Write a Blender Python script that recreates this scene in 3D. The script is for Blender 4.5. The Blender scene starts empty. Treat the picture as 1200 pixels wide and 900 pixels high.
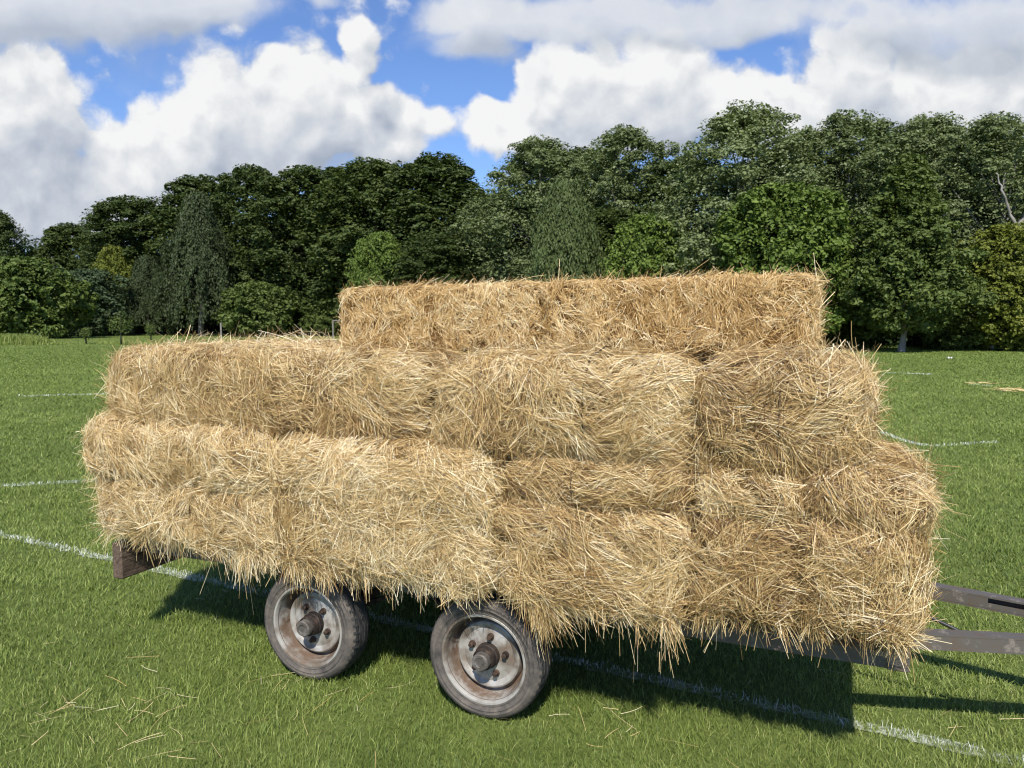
import bpy, math, random
import numpy as np
from math import radians, sin, cos, pi, sqrt, atan2

random.seed(7)
rng = np.random.default_rng(11)
scene = bpy.context.scene
COL = scene.collection

# ------------------------------------------------------------------ view maths (photo is 1200 x 900)
FPX, CU, CV, CAM_H, HORIZON = 901.0, 600.0, 450.0, 1.65, 376.0
PITCH = math.atan((CV - HORIZON) / FPX)
CP, SP = cos(PITCH), sin(PITCH)

def ray(u, v):
    xc, yc = (u - CU) / FPX, -(v - CV) / FPX
    return np.array([xc, CP + yc * SP, -SP + yc * CP])

def ground_at(u, v, z=0.0):
    d = ray(u, v)
    t = (z - CAM_H) / d[2]
    return d[0] * t, d[1] * t

# trailer frame: local x runs along the trailer (towards the drawbar), y away from the camera
T0 = np.array([-0.082, 3.077, 0.0])
YAW = atan2(-0.389, 0.921)

def TW(x, y, z=0.0):
    return (T0[0] + x * cos(YAW) - y * sin(YAW), T0[1] + x * sin(YAW) + y * cos(YAW), z)

# ------------------------------------------------------------------ object helpers
def mesh_from(name, verts, face_sizes, loops, mats, mat_idx=None, attrs=None, smooth=False):
    me = bpy.data.meshes.new(name)
    verts = np.ascontiguousarray(verts, dtype=np.float32)
    loops = np.ascontiguousarray(loops, dtype=np.int32)
    face_sizes = np.ascontiguousarray(face_sizes, dtype=np.int32)
    me.vertices.add(len(verts)); me.vertices.foreach_set('co', verts.ravel())
    me.loops.add(len(loops)); me.loops.foreach_set('vertex_index', loops)
    me.polygons.add(len(face_sizes))
    starts = np.zeros(len(face_sizes), dtype=np.int32); starts[1:] = np.cumsum(face_sizes)[:-1]
    me.polygons.foreach_set('loop_start', starts)
    for m in (mats if isinstance(mats, (list, tuple)) else [mats]):
        me.materials.append(m)
    if mat_idx is not None:
        me.polygons.foreach_set('material_index', np.ascontiguousarray(mat_idx, dtype=np.int32))
    if attrs:
        for k, a in attrs.items():
            at = me.attributes.new(k, 'FLOAT', 'POINT')
            at.data.foreach_set('value', np.ascontiguousarray(a, dtype=np.float32))
    me.update(calc_edges=True)
    me.polygons.foreach_set('use_smooth', np.full(len(face_sizes), smooth, dtype=bool))
    me.validate()
    return me

class Geo:
    """collects pieces of one mesh"""
    def __init__(s):
        s.v, s.l, s.f, s.m, s.t, s.n = [], [], [], [], [], 0
    def add(s, verts, faces, mat=0, tone=0.5):
        verts = np.asarray(verts, dtype=np.float64).reshape(-1, 3)
        fs = [len(f) for f in faces]
        lp = np.array([i for f in faces for i in f]) + s.n
        s.v.append(verts); s.l.append(lp); s.f.append(np.array(fs))
        s.m.append(np.full(len(fs), mat)); s.t.append(np.full(len(verts), tone) if np.isscalar(tone) else np.asarray(tone))
        s.n += len(verts)
        return s
    def arr(s, verts, quads, mat=0, tone=None):
        """arrays: quads (n,k)"""
        verts = verts.reshape(-1, 3)
        s.v.append(verts); s.l.append((quads + s.n).ravel())
        s.f.append(np.full(len(quads), quads.shape[1])); s.m.append(np.full(len(quads), mat))
        s.t.append(np.full(len(verts), .5) if tone is None else tone)
        s.n += len(verts)
        return s
    def box(s, x0, x1, y0, y1, z0, z1, mat=0, bev=0.0):
        if bev <= 0:
            v = [(x, y, z) for z in (z0, z1) for y in (y0, y1) for x in (x0, x1)]
            return s.add(v, [(0, 2, 3, 1), (4, 5, 7, 6), (0, 1, 5, 4), (2, 6, 7, 3), (0, 4, 6, 2), (1, 3, 7, 5)], mat)
        # bevelled: rounded box by 26-faces
        b = min(bev, (x1 - x0) / 2.01, (y1 - y0) / 2.01, (z1 - z0) / 2.01)
        import itertools
        c = np.array([(x0 + x1) / 2, (y0 + y1) / 2, (z0 + z1) / 2]); h = np.array([x1 - x0, y1 - y0, z1 - z0]) / 2
        vs, idx = [], {}
        for sg in itertools.product((-1, 1), repeat=3):
            for ax in range(3):
                p = c + np.array(sg) * (h - b); p[ax] = c[ax] + sg[ax] * h[ax]
                idx[(sg, ax)] = len(vs); vs.append(p)
        fc = []
        for ax in range(3):
            o = [i for i in range(3) if i != ax]
            for sd in (-1, 1):
                def k(a, bb):
                    sg = [0, 0, 0]; sg[ax] = sd; sg[o[0]] = a; sg[o[1]] = bb
                    return idx[(tuple(sg), ax)]
                fc.append((k(-1, -1), k(1, -1), k(1, 1), k(-1, 1)))
        for ax in range(3):                    # edges run along ax
            o = [i for i in range(3) if i != ax]
            for a in (-1, 1):
                for bb in (-1, 1):
                    def k(e, face):
                        sg = [0, 0, 0]; sg[ax] = e; sg[o[0]] = a; sg[o[1]] = bb
                        return idx[(tuple(sg), face)]
                    fc.append((k(-1, o[0]), k(1, o[0]), k(1, o[1]), k(-1, o[1])))
        for sg in itertools.product((-1, 1), repeat=3):
            fc.append((idx[(sg, 0)], idx[(sg, 1)], idx[(sg, 2)]))
        # orient outwards
        vs = np.array(vs); out = []
        for f in fc:
            n = np.cross(vs[f[1]] - vs[f[0]], vs[f[2]] - vs[f[0]])
            out.append(f if np.dot(n, vs[list(f)].mean(0) - c) > 0 else tuple(reversed(f)))
        return s.add(vs, out, mat)
    def tube(s, pts, radii, seg=10, mat=0, caps=True, tone=0.5):
        pts = np.asarray(pts, float); n = len(pts)
        if np.isscalar(radii): radii = [radii] * n
        tang = np.gradient(pts, axis=0)
        tang /= np.linalg.norm(tang, axis=1)[:, None] + 1e-9
        up = np.array([0, 0, 1.0]) if abs(tang[0][2]) < .9 else np.array([1.0, 0, 0])
        vs = []
        for i in range(n):
            a = np.cross(up, tang[i]); a /= np.linalg.norm(a) + 1e-9
            b = np.cross(tang[i], a)
            for k in range(seg):
                an = 2 * pi * k / seg
                vs.append(pts[i] + radii[i] * (cos(an) * a + sin(an) * b))
        fc = [(i * seg + k, i * seg + (k + 1) % seg, (i + 1) * seg + (k + 1) % seg, (i + 1) * seg + k) for i in range(n - 1) for k in range(seg)]
        if caps:
            fc.append(tuple(reversed(range(seg)))); fc.append(tuple(range((n - 1) * seg, n * seg)))
        return s.add(vs, fc, mat, tone)
    def lathe(s, prof, seg=48, centre=(0, 0, 0), mat=0):
        """profile of (y, r) turned about an axis along y through centre"""
        vs = []
        for (y, r) in prof:
            for k in range(seg):
                a = 2 * pi * k / seg
                vs.append((centre[0] + r * cos(a), centre[1] + y, centre[2] + r * sin(a)))
        n = len(prof)
        fc = [(i * seg + k, (i + 1) * seg + k, (i + 1) * seg + (k + 1) % seg, i * seg + (k + 1) % seg) for i in range(n - 1) for k in range(seg)]
        return s.add(vs, fc, mat)
    def mesh(s, name, mats, smooth=False, tone=True):
        return mesh_from(name, np.concatenate(s.v), np.concatenate(s.f), np.concatenate(s.l), mats, np.concatenate(s.m),
                         {'tone': np.concatenate(s.t)} if tone else None, smooth)

def link(name, data, parent=None, loc=(0, 0, 0), rot=(0, 0, 0), scale=(1, 1, 1)):
    o = bpy.data.objects.new(name, data)
    COL.objects.link(o); o.parent = parent
    o.location = loc; o.rotation_euler = rot; o.scale = scale
    return o

def tag(o, label=None, cat=None, group=None, kind=None):
    if label: o['label'] = label
    if cat: o['category'] = cat
    if group: o['group'] = group
    if kind: o['kind'] = kind
    return o

def auto_smooth(me, ang=35):
    me.polygons.foreach_set('use_smooth', np.ones(len(me.polygons), dtype=bool))
    try: me.set_sharp_from_angle(angle=radians(ang))
    except Exception: pass
    return me

# ------------------------------------------------------------------ materials
class NT:
    def __init__(s, tree): s.t = tree; s.n = tree.nodes; s.l = tree.links
    def node(s, typ, ins=None, **props):
        nd = s.n.new(typ)
        for k, v in props.items(): setattr(nd, k, v)
        for k, v in (ins or {}).items():
            sock = nd.inputs[k]
            if hasattr(v, 'is_linked') or isinstance(v, bpy.types.NodeSocket): s.l.new(v, sock)
            else: sock.default_value = v
        return nd
    def math(s, op, a, b=0.0, c=0.0, clamp=False):
        return s.node('ShaderNodeMath', {0: a, 1: b, 2: c}, operation=op, use_clamp=clamp).outputs[0]
    def vmath(s, op, a, b=(0, 0, 0), scale=None):
        nd = s.node('ShaderNodeVectorMath', {0: a, 1: b}, operation=op)
        if scale is not None:
            if isinstance(scale, bpy.types.NodeSocket): s.l.new(scale, nd.inputs['Scale'])
            else: nd.inputs['Scale'].default_value = scale
        return nd
    def ramp(s, fac, stops, interp='LINEAR'):
        nd = s.node('ShaderNodeValToRGB', {0: fac}); cr = nd.color_ramp; cr.interpolation = interp
        while len(cr.elements) > 1: cr.elements.remove(cr.elements[-1])
        cr.elements[0].position = stops[0][0]; cr.elements[0].color = (*stops[0][1], 1)
        for p, c in stops[1:]:
            e = cr.elements.new(p); e.color = (*c, 1)
        return nd.outputs[0]
    def noise(s, vec, scale, detail=3, rough=.55, dim='3D', dist=0.0):
        nd = s.node('ShaderNodeTexNoise', {'Scale': scale, 'Detail': detail, 'Roughness': rough, 'Distortion': dist}, noise_dimensions=dim)
        if vec is not None: s.l.new(vec, nd.inputs['Vector'])
        return nd.outputs[0]
    def mix(s, fac, a, b, mode='MIX'):
        nd = s.node('ShaderNodeMix', data_type='RGBA', blend_type=mode)
        for i, v in ((0, fac), (6, a), (7, b)):
            if isinstance(v, bpy.types.NodeSocket): s.l.new(v, nd.inputs[i])
            else: nd.inputs[i].default_value = v if i == 0 else (*v, 1)
        return nd.outputs[2]
    def smooth(s, x, lo, hi):
        nd = s.node('ShaderNodeMapRange', {0: x, 1: lo, 2: hi, 3: 0.0, 4: 1.0}, interpolation_type='SMOOTHSTEP', clamp=True)
        return nd.outputs[0]

def material(name):
    m = bpy.data.materials.new(name); m.use_nodes = True
    nt = NT(m.node_tree)
    bs = next(n for n in nt.n if n.type == 'BSDF_PRINCIPLED')
    out = next(n for n in nt.n if n.type == 'OUTPUT_MATERIAL')
    return m, nt, bs, out

def setc(nt, bs, color=None, rough=None, spec=None, metal=None, bump=None, bump_s=.3, bump_d=.01):
    for k, v in (('Base Color', color), ('Roughness', rough), ('Specular IOR Level', spec), ('Metallic', metal)):
        if v is None: continue
        if isinstance(v, bpy.types.NodeSocket): nt.l.new(v, bs.inputs[k])
        else: bs.inputs[k].default_value = (*v, 1) if k == 'Base Color' else v
    if bump is not None:
        b = nt.node('ShaderNodeBump', {'Height': bump, 'Strength': bump_s, 'Distance': bump_d})
        nt.l.new(b.outputs[0], bs.inputs['Normal'])

def foliage_mat(name, stops, rough=.55, trans=.25, tcol=None, spec=.35, rnd=.25, obj_scale=None):
    """leaf / blade / straw: colour runs over the per-leaf attribute 'tone'"""
    m, nt, bs, out = material(name)
    at = nt.node('ShaderNodeAttribute', attribute_name='tone').outputs['Fac']
    oi = nt.node('ShaderNodeObjectInfo').outputs['Random']
    f = nt.math('ADD', at, nt.math('MULTIPLY', nt.math('SUBTRACT', oi, .5), rnd), clamp=True)
    c = nt.ramp(f, stops)
    setc(nt, bs, c, rough, spec)
    if trans > 0:
        tr = nt.node('ShaderNodeBsdfTranslucent')
        tc = c if tcol is None else nt.mix(1.0, c, tcol, 'MULTIPLY')
        nt.l.new(tc, tr.inputs[0])
        mx = nt.node('ShaderNodeMixShader', {0: trans})
        nt.l.new(bs.outputs[0], mx.inputs[1]); nt.l.new(tr.outputs[0], mx.inputs[2])
        nt.l.new(mx.outputs[0], out.inputs[0])
    return m

# straw
STRAW = foliage_mat('straw', [(0, (.10, .052, .019)), (.24, (.33, .198, .078)), (.48, (.575, .395, .160)), (.74, (.785, .610, .315)), (1, (.93, .83, .58))],
                    rough=.42, trans=.12, spec=.45, rnd=.10)
STRAW_T = foliage_mat('straw_pressed', [(0, (.20, .10, .032)), (.3, (.47, .285, .095)), (.6, (.66, .445, .18)), (.85, (.79, .60, .31)), (1, (.90, .78, .50))],
                      rough=.45, trans=.10, spec=.4, rnd=.06)
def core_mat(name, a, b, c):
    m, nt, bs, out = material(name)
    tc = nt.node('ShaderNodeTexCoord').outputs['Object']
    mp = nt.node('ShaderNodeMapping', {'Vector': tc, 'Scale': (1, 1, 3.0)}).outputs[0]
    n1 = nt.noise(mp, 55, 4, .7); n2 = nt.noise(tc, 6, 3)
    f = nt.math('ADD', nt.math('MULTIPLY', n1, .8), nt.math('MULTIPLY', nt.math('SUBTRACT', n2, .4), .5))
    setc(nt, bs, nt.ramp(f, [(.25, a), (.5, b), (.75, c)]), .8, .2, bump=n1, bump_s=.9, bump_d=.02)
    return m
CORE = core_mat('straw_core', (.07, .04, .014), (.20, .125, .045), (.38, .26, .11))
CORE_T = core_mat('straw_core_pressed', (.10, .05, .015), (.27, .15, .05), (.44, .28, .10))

GRASS = foliage_mat('grass_blade', [(0, (.074, .112, .023)), (.35, (.155, .216, .043)), (.65, (.250, .315, .070)), (.9, (.38, .42, .14)), (.955, (.38, .37, .15)), (1, (.55, .49, .26))],
                    rough=.5, trans=.28, spec=.3, rnd=0, tcol=(1.0, 1.05, .6))
CHALK = foliage_mat('chalked_blade', [(0, (.42, .47, .36)), (.5, (.62, .65, .56)), (1, (.80, .81, .76))], rough=.8, trans=.1, spec=.2, rnd=0)

def ground_material(name, chalk=False):
    m, nt, bs, out = material(name)
    p = nt.node('ShaderNodeNewGeometry').outputs['Position']
    fine = nt.noise(p, 42, 4, .7); mid = nt.noise(p, 1.6, 4, .6); big = nt.noise(p, .13, 3, .55)
    st = nt.node('ShaderNodeMapping', {'Vector': p, 'Scale': (.35, 2.2, 1), 'Rotation': (0, 0, .22)}).outputs[0]
    streak = nt.noise(st, .42, 3, .6)
    f = nt.math('ADD', nt.math('MULTIPLY', fine, .42), nt.math('ADD', nt.math('MULTIPLY', mid, .24), nt.math('ADD', nt.math('MULTIPLY', big, .26), nt.math('MULTIPLY', streak, .22))))
    c = nt.ramp(f, [(.36, (.070, .096, .022)), (.52, (.108, .142, .034)), (.66, (.152, .184, .050)), (.8, (.21, .22, .080))])
    if chalk:
        k = nt.smooth(nt.math('ADD', nt.math('MULTIPLY', nt.noise(p, 30, 4, .75), .6), nt.math('MULTIPLY', nt.noise(p, 3.0, 2), .5)), .47, .72)
        c = nt.mix(k, c, (.58, .60, .52))
    setc(nt, bs, c, .9, .15, bump=fine, bump_s=.6, bump_d=.03)
    return m
GROUND = ground_material('turf'); LINE = ground_material('chalked_turf', True)

def simple_noise_mat(name, stops, scale=20, rough=.7, metal=0.0, spec=.4, bump=.2, aniso=(1, 1, 1), detail=5, d=.004):
    m, nt, bs, out = material(name)
    tc = nt.node('ShaderNodeTexCoord').outputs['Object']
    mp = nt.node('ShaderNodeMapping', {'Vector': tc, 'Scale': aniso}).outputs[0]
    n = nt.noise(mp, scale, detail, .65)
    setc(nt, bs, nt.ramp(n, stops), rough, spec, metal, bump=n, bump_s=bump, bump_d=d)
    return m
PAINT = simple_noise_mat('worn_grey_paint', [(.30, (.125, .085, .058)), (.42, (.118, .100, .082)), (.56, (.112, .102, .090)), (.60, (.16, .138, .115)), (.66, (.23, .20, .17)), (.70, (.125, .112, .098))], 19, .55, .15, .4, .25)
PAINT_DARK = simple_noise_mat('dark_chassis_paint', [(.3, (.10, .055, .03)), (.48, (.06, .05, .042)), (.62, (.05, .047, .043)), (.72, (.15, .11, .085))], 12, .6, .1, .4, .2)
RUST = simple_noise_mat('rusty_steel', [(.3, (.022, .017, .014)), (.5, (.060, .040, .029)), (.66, (.115, .072, .048)), (.8, (.20, .15, .115))], 30, .8, .2, .3, .4)
WOOD = simple_noise_mat('weathered_timber', [(.3, (.060, .042, .030)), (.5, (.125, .088, .064)), (.72, (.19, .140, .108))], 11, .85, 0, .2, .8, (9, .7, 9), d=.01)
DARKRUST = simple_noise_mat('dark_rusty_steel', [(.3, (.012, .010, .009)), (.5, (.030, .022, .018)), (.68, (.075, .048, .034)), (.8, (.14, .10, .08))], 34, .7, .2, .4, .4)
CAPSTEEL = simple_noise_mat('dull_steel_cap', [(.3, (.05, .04, .034)), (.5, (.13, .115, .10)), (.7, (.24, .225, .205))], 26, .6, .3, .4, .2)
RUBBER_BLACK = simple_noise_mat('hose_rubber', [(.3, (.016, .016, .017)), (.7, (.035, .035, .036))], 30, .5, 0, .4, .1)

def tyre_mat():
    m, nt, bs, out = material('worn_dusty_rubber')
    tc = nt.node('ShaderNodeTexCoord').outputs['Object']
    a = nt.noise(tc, 9, 5, .7); b = nt.noise(tc, 60, 3, .6)
    f = nt.math('ADD', nt.math('MULTIPLY', a, .8), nt.math('MULTIPLY', b, .2))
    c = nt.ramp(f, [(.32, (.045, .041, .038)), (.48, (.098, .086, .074)), (.6, (.15, .128, .105)), (.74, (.21, .175, .14))])
    setc(nt, bs, c, .85, .25, bump=b, bump_s=.35, bump_d=.006)
    return m
TYRE = tyre_mat()
TREAD = simple_noise_mat('tread_rubber', [(.3, (.03, .03, .03)), (.6, (.07, .067, .063)), (.8, (.12, .11, .095))], 20, .85, 0, .2, .3)

def rim_mat():
    m, nt, bs, out = material('rusting_galvanised_rim')
    tc = nt.node('ShaderNodeTexCoord').outputs['Object']
    xyz = nt.node('ShaderNodeSeparateXYZ', {0: tc})
    r = nt.math('SQRT', nt.math('ADD', nt.math('POWER', xyz.outputs[0], 2.0), nt.math('POWER', xyz.outputs[2], 2.0)))
    n = nt.noise(tc, 22, 5, .7); n2 = nt.noise(tc, 7, 3, .6)
    # rust gathers in the barrel between the lip and the dish
    band = nt.math('MULTIPLY', nt.smooth(r, .130, .142), nt.math('SUBTRACT', 1.0, nt.smooth(r, .152, .166)))
    k = nt.smooth(nt.math('ADD', nt.math('ADD', nt.math('MULTIPLY', n, .65), nt.math('MULTIPLY', n2, .45)), nt.math('MULTIPLY', band, .17)), 0.48, .78)
    c = nt.mix(nt.smooth(n2, .42, .62), (.43, .41, .37), (.20, .17, .135))
    c = nt.mix(k, c, (.135, .088, .058))
    setc(nt, bs, c, nt.math('ADD', nt.math('MULTIPLY', k, .35), .42), .4, nt.math('SUBTRACT', .25, nt.math('MULTIPLY', k, .22)), bump=n, bump_s=.2, bump_d=.003)
    return m
RIM = rim_mat()
TWINE = simple_noise_mat('dark_baler_twine', [(.3, (.055, .036, .02)), (.7, (.15, .10, .055))], 80, .8, 0, .2, .2)

# ------------------------------------------------------------------ camera, world, sun
cam_d = bpy.data.cameras.new('camera'); cam = bpy.data.objects.new('camera', cam_d); COL.objects.link(cam)
cam.location = (0, 0, CAM_H); cam.rotation_euler = (pi / 2 - PITCH, 0, 0)
cam_d.sensor_width = 36; cam_d.lens = FPX / 1200 * 36; cam_d.clip_start = .05; cam_d.clip_end = 3000
cam_d.dof.use_dof = True; cam_d.dof.focus_distance = 3.1; cam_d.dof.aperture_fstop = 7.5
scene.camera = cam

SUN_EL, SUN_AZ = radians(47), radians(183)      # azimuth of the sun measured from +Y towards +X
sun_d = bpy.data.lights.new('sun', 'SUN'); sun_d.energy = 5.0; sun_d.angle = radians(.53); sun_d.color = (1, .955, .88)
sun = bpy.data.objects.new('sun', sun_d); COL.objects.link(sun)
sd = (sin(SUN_AZ) * cos(SUN_EL), cos(SUN_AZ) * cos(SUN_EL), sin(SUN_EL))
from mathutils import Vector
sun.rotation_euler = Vector(sd).to_track_quat('Z', 'Y').to_euler(); sun.location = (sd[0] * 50, sd[1] * 50, sd[2] * 50)

def uv(u, v):
    d = ray(u, v); return d[0] / d[1], d[2] / d[1]

def build_world():
    w = bpy.data.worlds.new('World'); scene.world = w; w.use_nodes = True
    nt = NT(w.node_tree); nt.n.clear()
    # density of a cloud layer as a function of the sky direction (x/y, z/y)
    def layer(name, blobs, warp, gains, puff, field_level):
        g = bpy.data.node_groups.new(name, 'ShaderNodeTree')
        g.interface.new_socket('P', in_out='INPUT', socket_type='NodeSocketVector')
        g.interface.new_socket('D', in_out='OUTPUT', socket_type='NodeSocketFloat')
        G = NT(g); gi = G.node('NodeGroupInput'); go = G.node('NodeGroupOutput'); P = gi.outputs[0]
        Q = P
        for sc, am in warp:
            wn = G.node('ShaderNodeTexNoise', {'Vector': P, 'Scale': sc, 'Detail': 4.0, 'Roughness': .55}).outputs['Color']
            Q = G.vmath('ADD', Q, G.vmath('SCALE', G.vmath('SUBTRACT', wn, (.5, .5, .5)).outputs[0], scale=am).outputs[0]).outputs[0]
        acc = None
        for (px, py, rx, ry, wt) in blobs:
            c = uv(px, py)
            d = G.vmath('MULTIPLY', G.vmath('SUBTRACT', Q, (c[0], c[1], 0)).outputs[0], (FPX / rx, FPX / ry, 0)).outputs[0]
            k = G.math('MAXIMUM', G.math('SUBTRACT', 1.0, G.vmath('DOT_PRODUCT', d, d).outputs['Value']), 0.0)
            acc = G.math('MULTIPLY', k, wt) if acc is None else G.math('MULTIPLY_ADD', k, wt, acc)
        n = G.math('MULTIPLY', G.math('SUBTRACT', G.noise(Q, gains[0], 10, .56), .5), gains[1])
        n = G.math('MULTIPLY_ADD', G.math('SUBTRACT', G.noise(Q, gains[2], 7, .6), .5), gains[3], n)
        for sc, am in puff:                       # cauliflower heads
            v = G.node('ShaderNodeTexVoronoi', {'Vector': Q, 'Scale': sc, 'Smoothness': .35}, feature='SMOOTH_F1', voronoi_dimensions='2D').outputs['Distance']
            n = G.math('MULTIPLY_ADD', G.math('SUBTRACT', .42, v), am, n)
        sx = G.node('ShaderNodeSeparateXYZ', {0: P})
        away = G.math('MAXIMUM', G.smooth(G.math('ABSOLUTE', sx.outputs[0]), .70, .95), G.smooth(sx.outputs[1], .42, .62))
        field = G.math('MULTIPLY', G.math('SUBTRACT', G.noise(P, 2.2, 2, .5), field_level), 2.6)
        acc = G.math('ADD', acc, G.math('MULTIPLY', away, field))
        G.l.new(G.math('ADD', G.math('MINIMUM', acc, 1.1), n), go.inputs[0])
        return g
    cum = layer('cumulus', [
        (35, 165, 125, 112, 1.1), (90, 235, 150, 75, .9), (0, 120, 80, 60, .6), (150, 200, 80, 55, .6),
        (225, 160, 85, 68, .9), (290, 120, 80, 62, .9), (345, 90, 50, 52, .75), (415, 62, 27, 46, .95), (390, 130, 80, 60, .9),
        (455, 150, 70, 48, .9), (330, 175, 200, 50, 1.0), (490, 155, 40, 36, .5), (200, 235, 160, 40, .7),
        (560, 152, 60, 36, .85), (600, 175, 70, 40, .55), (645, 120, 60, 76, .85),
        (720, 110, 130, 90, .95), (800, 130, 140, 70, .85), (700, 150, 130, 50, .7),
        (960, 110, 110, 60, .9), (1010, 55, 70, 50, .75), (1070, 120, 130, 55, .9), (1170, 110, 120, 80, 1.0), (900, 140, 120, 40, .8),
        (868, 78, 50, 20, -.30), (590, 95, 34, 34, -.45), (580, 190, 40, 16, -.6), (45, 268, 40, 12, -.6), (610, 118, 20, 26, -.3)],
        [(4.5, .10), (15, .022)], (7.0, 1.3, 34, .85), [(13, .75), (29, .48)], .68)
    veil = layer('cloud_veil', [
        (70, 20, 230, 46, 1.0), (230, 8, 110, 44, .8), (-60, 35, 170, 60, .8), (362, 4, 34, 16, .6),
        (545, 35, 80, 50, .85), (620, 10, 160, 40, .8), (560, 70, 70, 26, .5), (760, 25, 180, 46, 1.0), (860, 30, 120, 36, .7), (1100, 30, 160, 62, 1.1), (1190, 60, 140, 60, .9), (980, 5, 80, 26, .6),
        (1005, 14, 30, 14, -.5)],
        [(3.6, .13), (12, .03)], (5.0, 1.9, 24, .5), [], .70)

    d = nt.node('ShaderNodeTexCoord').outputs['Generated']
    s = nt.node('ShaderNodeSeparateXYZ', {0: d})
    ya = nt.math('MAXIMUM', nt.math('ABSOLUTE', s.outputs[1]), .12)
    side = nt.math('MULTIPLY', nt.math('LESS_THAN', s.outputs[1], 0.0), 7.3)
    P = nt.node('ShaderNodeCombineXYZ', {0: nt.math('ADD', nt.math('DIVIDE', s.outputs[0], ya), side), 1: nt.math('DIVIDE', s.outputs[2], ya), 2: 0.0}).outputs[0]
    def dens(g, off):
        gn = nt.node('ShaderNodeGroup'); gn.node_tree = g
        nt.l.new(nt.vmath('ADD', P, off).outputs[0], gn.inputs[0]); return gn.outputs[0]
    D0, D1, D2 = dens(cum, (0, 0, 0)), dens(cum, (-.010, .020, 0)), dens(cum, (-.03, .085, 0))
    alpha = nt.smooth(D0, .06, .62)
    lit = nt.math('ADD', nt.math('MULTIPLY', nt.math('SUBTRACT', D0, D1), .42), nt.math('MULTIPLY', nt.math('SUBTRACT', D0, D2), .40))
    thick = nt.smooth(D0, .45, 1.8)
    lum = nt.math('ADD', nt.math('SUBTRACT', .61, nt.math('MULTIPLY', thick, .40)), lit, clamp=True)
    ccol = nt.ramp(lum, [(0, (.45, .52, .64)), (.25, (.56, .62, .73)), (.52, (.74, .79, .87)), (.78, (.93, .955, .99)), (1, (1.11, 1.115, 1.12))])
    V0, V1 = dens(veil, (0, 0, 0)), dens(veil, (-.03, .05, 0))
    valpha = nt.math('MULTIPLY', nt.smooth(V0, .02, 1.0), .92)
    vl = nt.math('ADD', nt.math('SUBTRACT', .62, nt.math('MULTIPLY', nt.smooth(V0, .3, 1.5), .42)), nt.math('MULTIPLY', nt.math('SUBTRACT', V0, V1), .45), clamp=True)
    vcol = nt.ramp(vl, [(0, (.47, .53, .63)), (.3, (.58, .64, .73)), (.6, (.78, .83, .91)), (1, (1.0, 1.02, 1.05))])
    sky = nt.node('ShaderNodeTexSky', sky_type='NISHITA', sun_disc=False, sun_elevation=SUN_EL, sun_rotation=SUN_AZ,
                  altitude=0, air_density=1.0, dust_density=.25, ozone_density=3.0).outputs[0]
    sky = nt.mix(1.0, sky, (.66, .76, .98), 'MULTIPLY')
    b1 = nt.node('ShaderNodeBackground', {'Color': sky, 'Strength': .13})
    b2 = nt.node('ShaderNodeBackground', {'Color': ccol, 'Strength': .66})
    b3 = nt.node('ShaderNodeBackground', {'Color': vcol, 'Strength': .66})
    up = nt.smooth(s.outputs[2], -.02, .03)
    m1 = nt.node('ShaderNodeMixShader', {0: nt.math('MULTIPLY', alpha, up)})
    nt.l.new(b1.outputs[0], m1.inputs[1]); nt.l.new(b2.outputs[0], m1.inputs[2])
    mx = nt.node('ShaderNodeMixShader', {0: nt.math('MULTIPLY', valpha, up)})
    nt.l.new(m1.outputs[0], mx.inputs[1]); nt.l.new(b3.outputs[0], mx.inputs[2])
    o = nt.node('ShaderNodeOutputWorld'); nt.l.new(mx.outputs[0], o.inputs[0])
    w.cycles.sampling_method = 'MANUAL'; w.cycles.sample_map_resolution = 512
build_world()

vs = scene.view_settings
vs.view_transform = 'Standard'; vs.look = 'None'; vs.gamma = 1; vs.exposure = 0.32; vs.use_curve_mapping = False
scene.cycles.use_denoising = True; scene.cycles.denoiser = 'OPENIMAGEDENOISE'; scene.cycles.denoising_input_passes = 'RGB_ALBEDO_NORMAL'
scene.cycles.filter_width = 1.15; scene.cycles.max_bounces = 5; scene.cycles.diffuse_bounces = 3; scene.cycles.transmission_bounces = 3
scene.cycles.sample_clamp_indirect = 6

# ------------------------------------------------------------------ ground, painted lines
def sheet(name, outline, z, mat, kind='structure'):
    g = Geo(); g.add([(x, y, z) for x, y in outline], [tuple(range(len(outline)))])
    return tag(link(name, g.mesh(name, mat, tone=False)), kind=kind)
sheet('ground', [(-900, -300), (900, -300), (900, 1500), (-900, 1500)], 0, GROUND)

LINES = []                                       # (polyline in metres, half width, coverage)
def painted(px, hw, cover=.8):
    pts = np.array([ground_at(u, v) for u, v in px]); LINES.append((pts, hw, cover)); return pts
_a, _b = np.array(ground_at(0, 627)), np.array(ground_at(1200, 894))
_d = (_b - _a) / np.linalg.norm(_b - _a)
LINES.append((np.array([_a - _d * 3, _a, (_a + _b) / 2, _b, _b + _d * 2]), .045, .40))
painted([(-90, 572), (0, 570), (60, 567), (112, 564), (240, 558)], .05, .55)
painted([(20, 464.5), (70, 463.5), (125, 462)], .09, .35)
painted([(1030, 506), (1060, 517), (1080, 522), (1100, 523), (1130, 521), (1168, 518.5)], .05, .6)
painted([(1040, 437.2), (1062, 437.8), (1092, 439)], .10, .45)
painted([(1136, 450.5), (1160, 452.5)], .07, .4)

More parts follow.
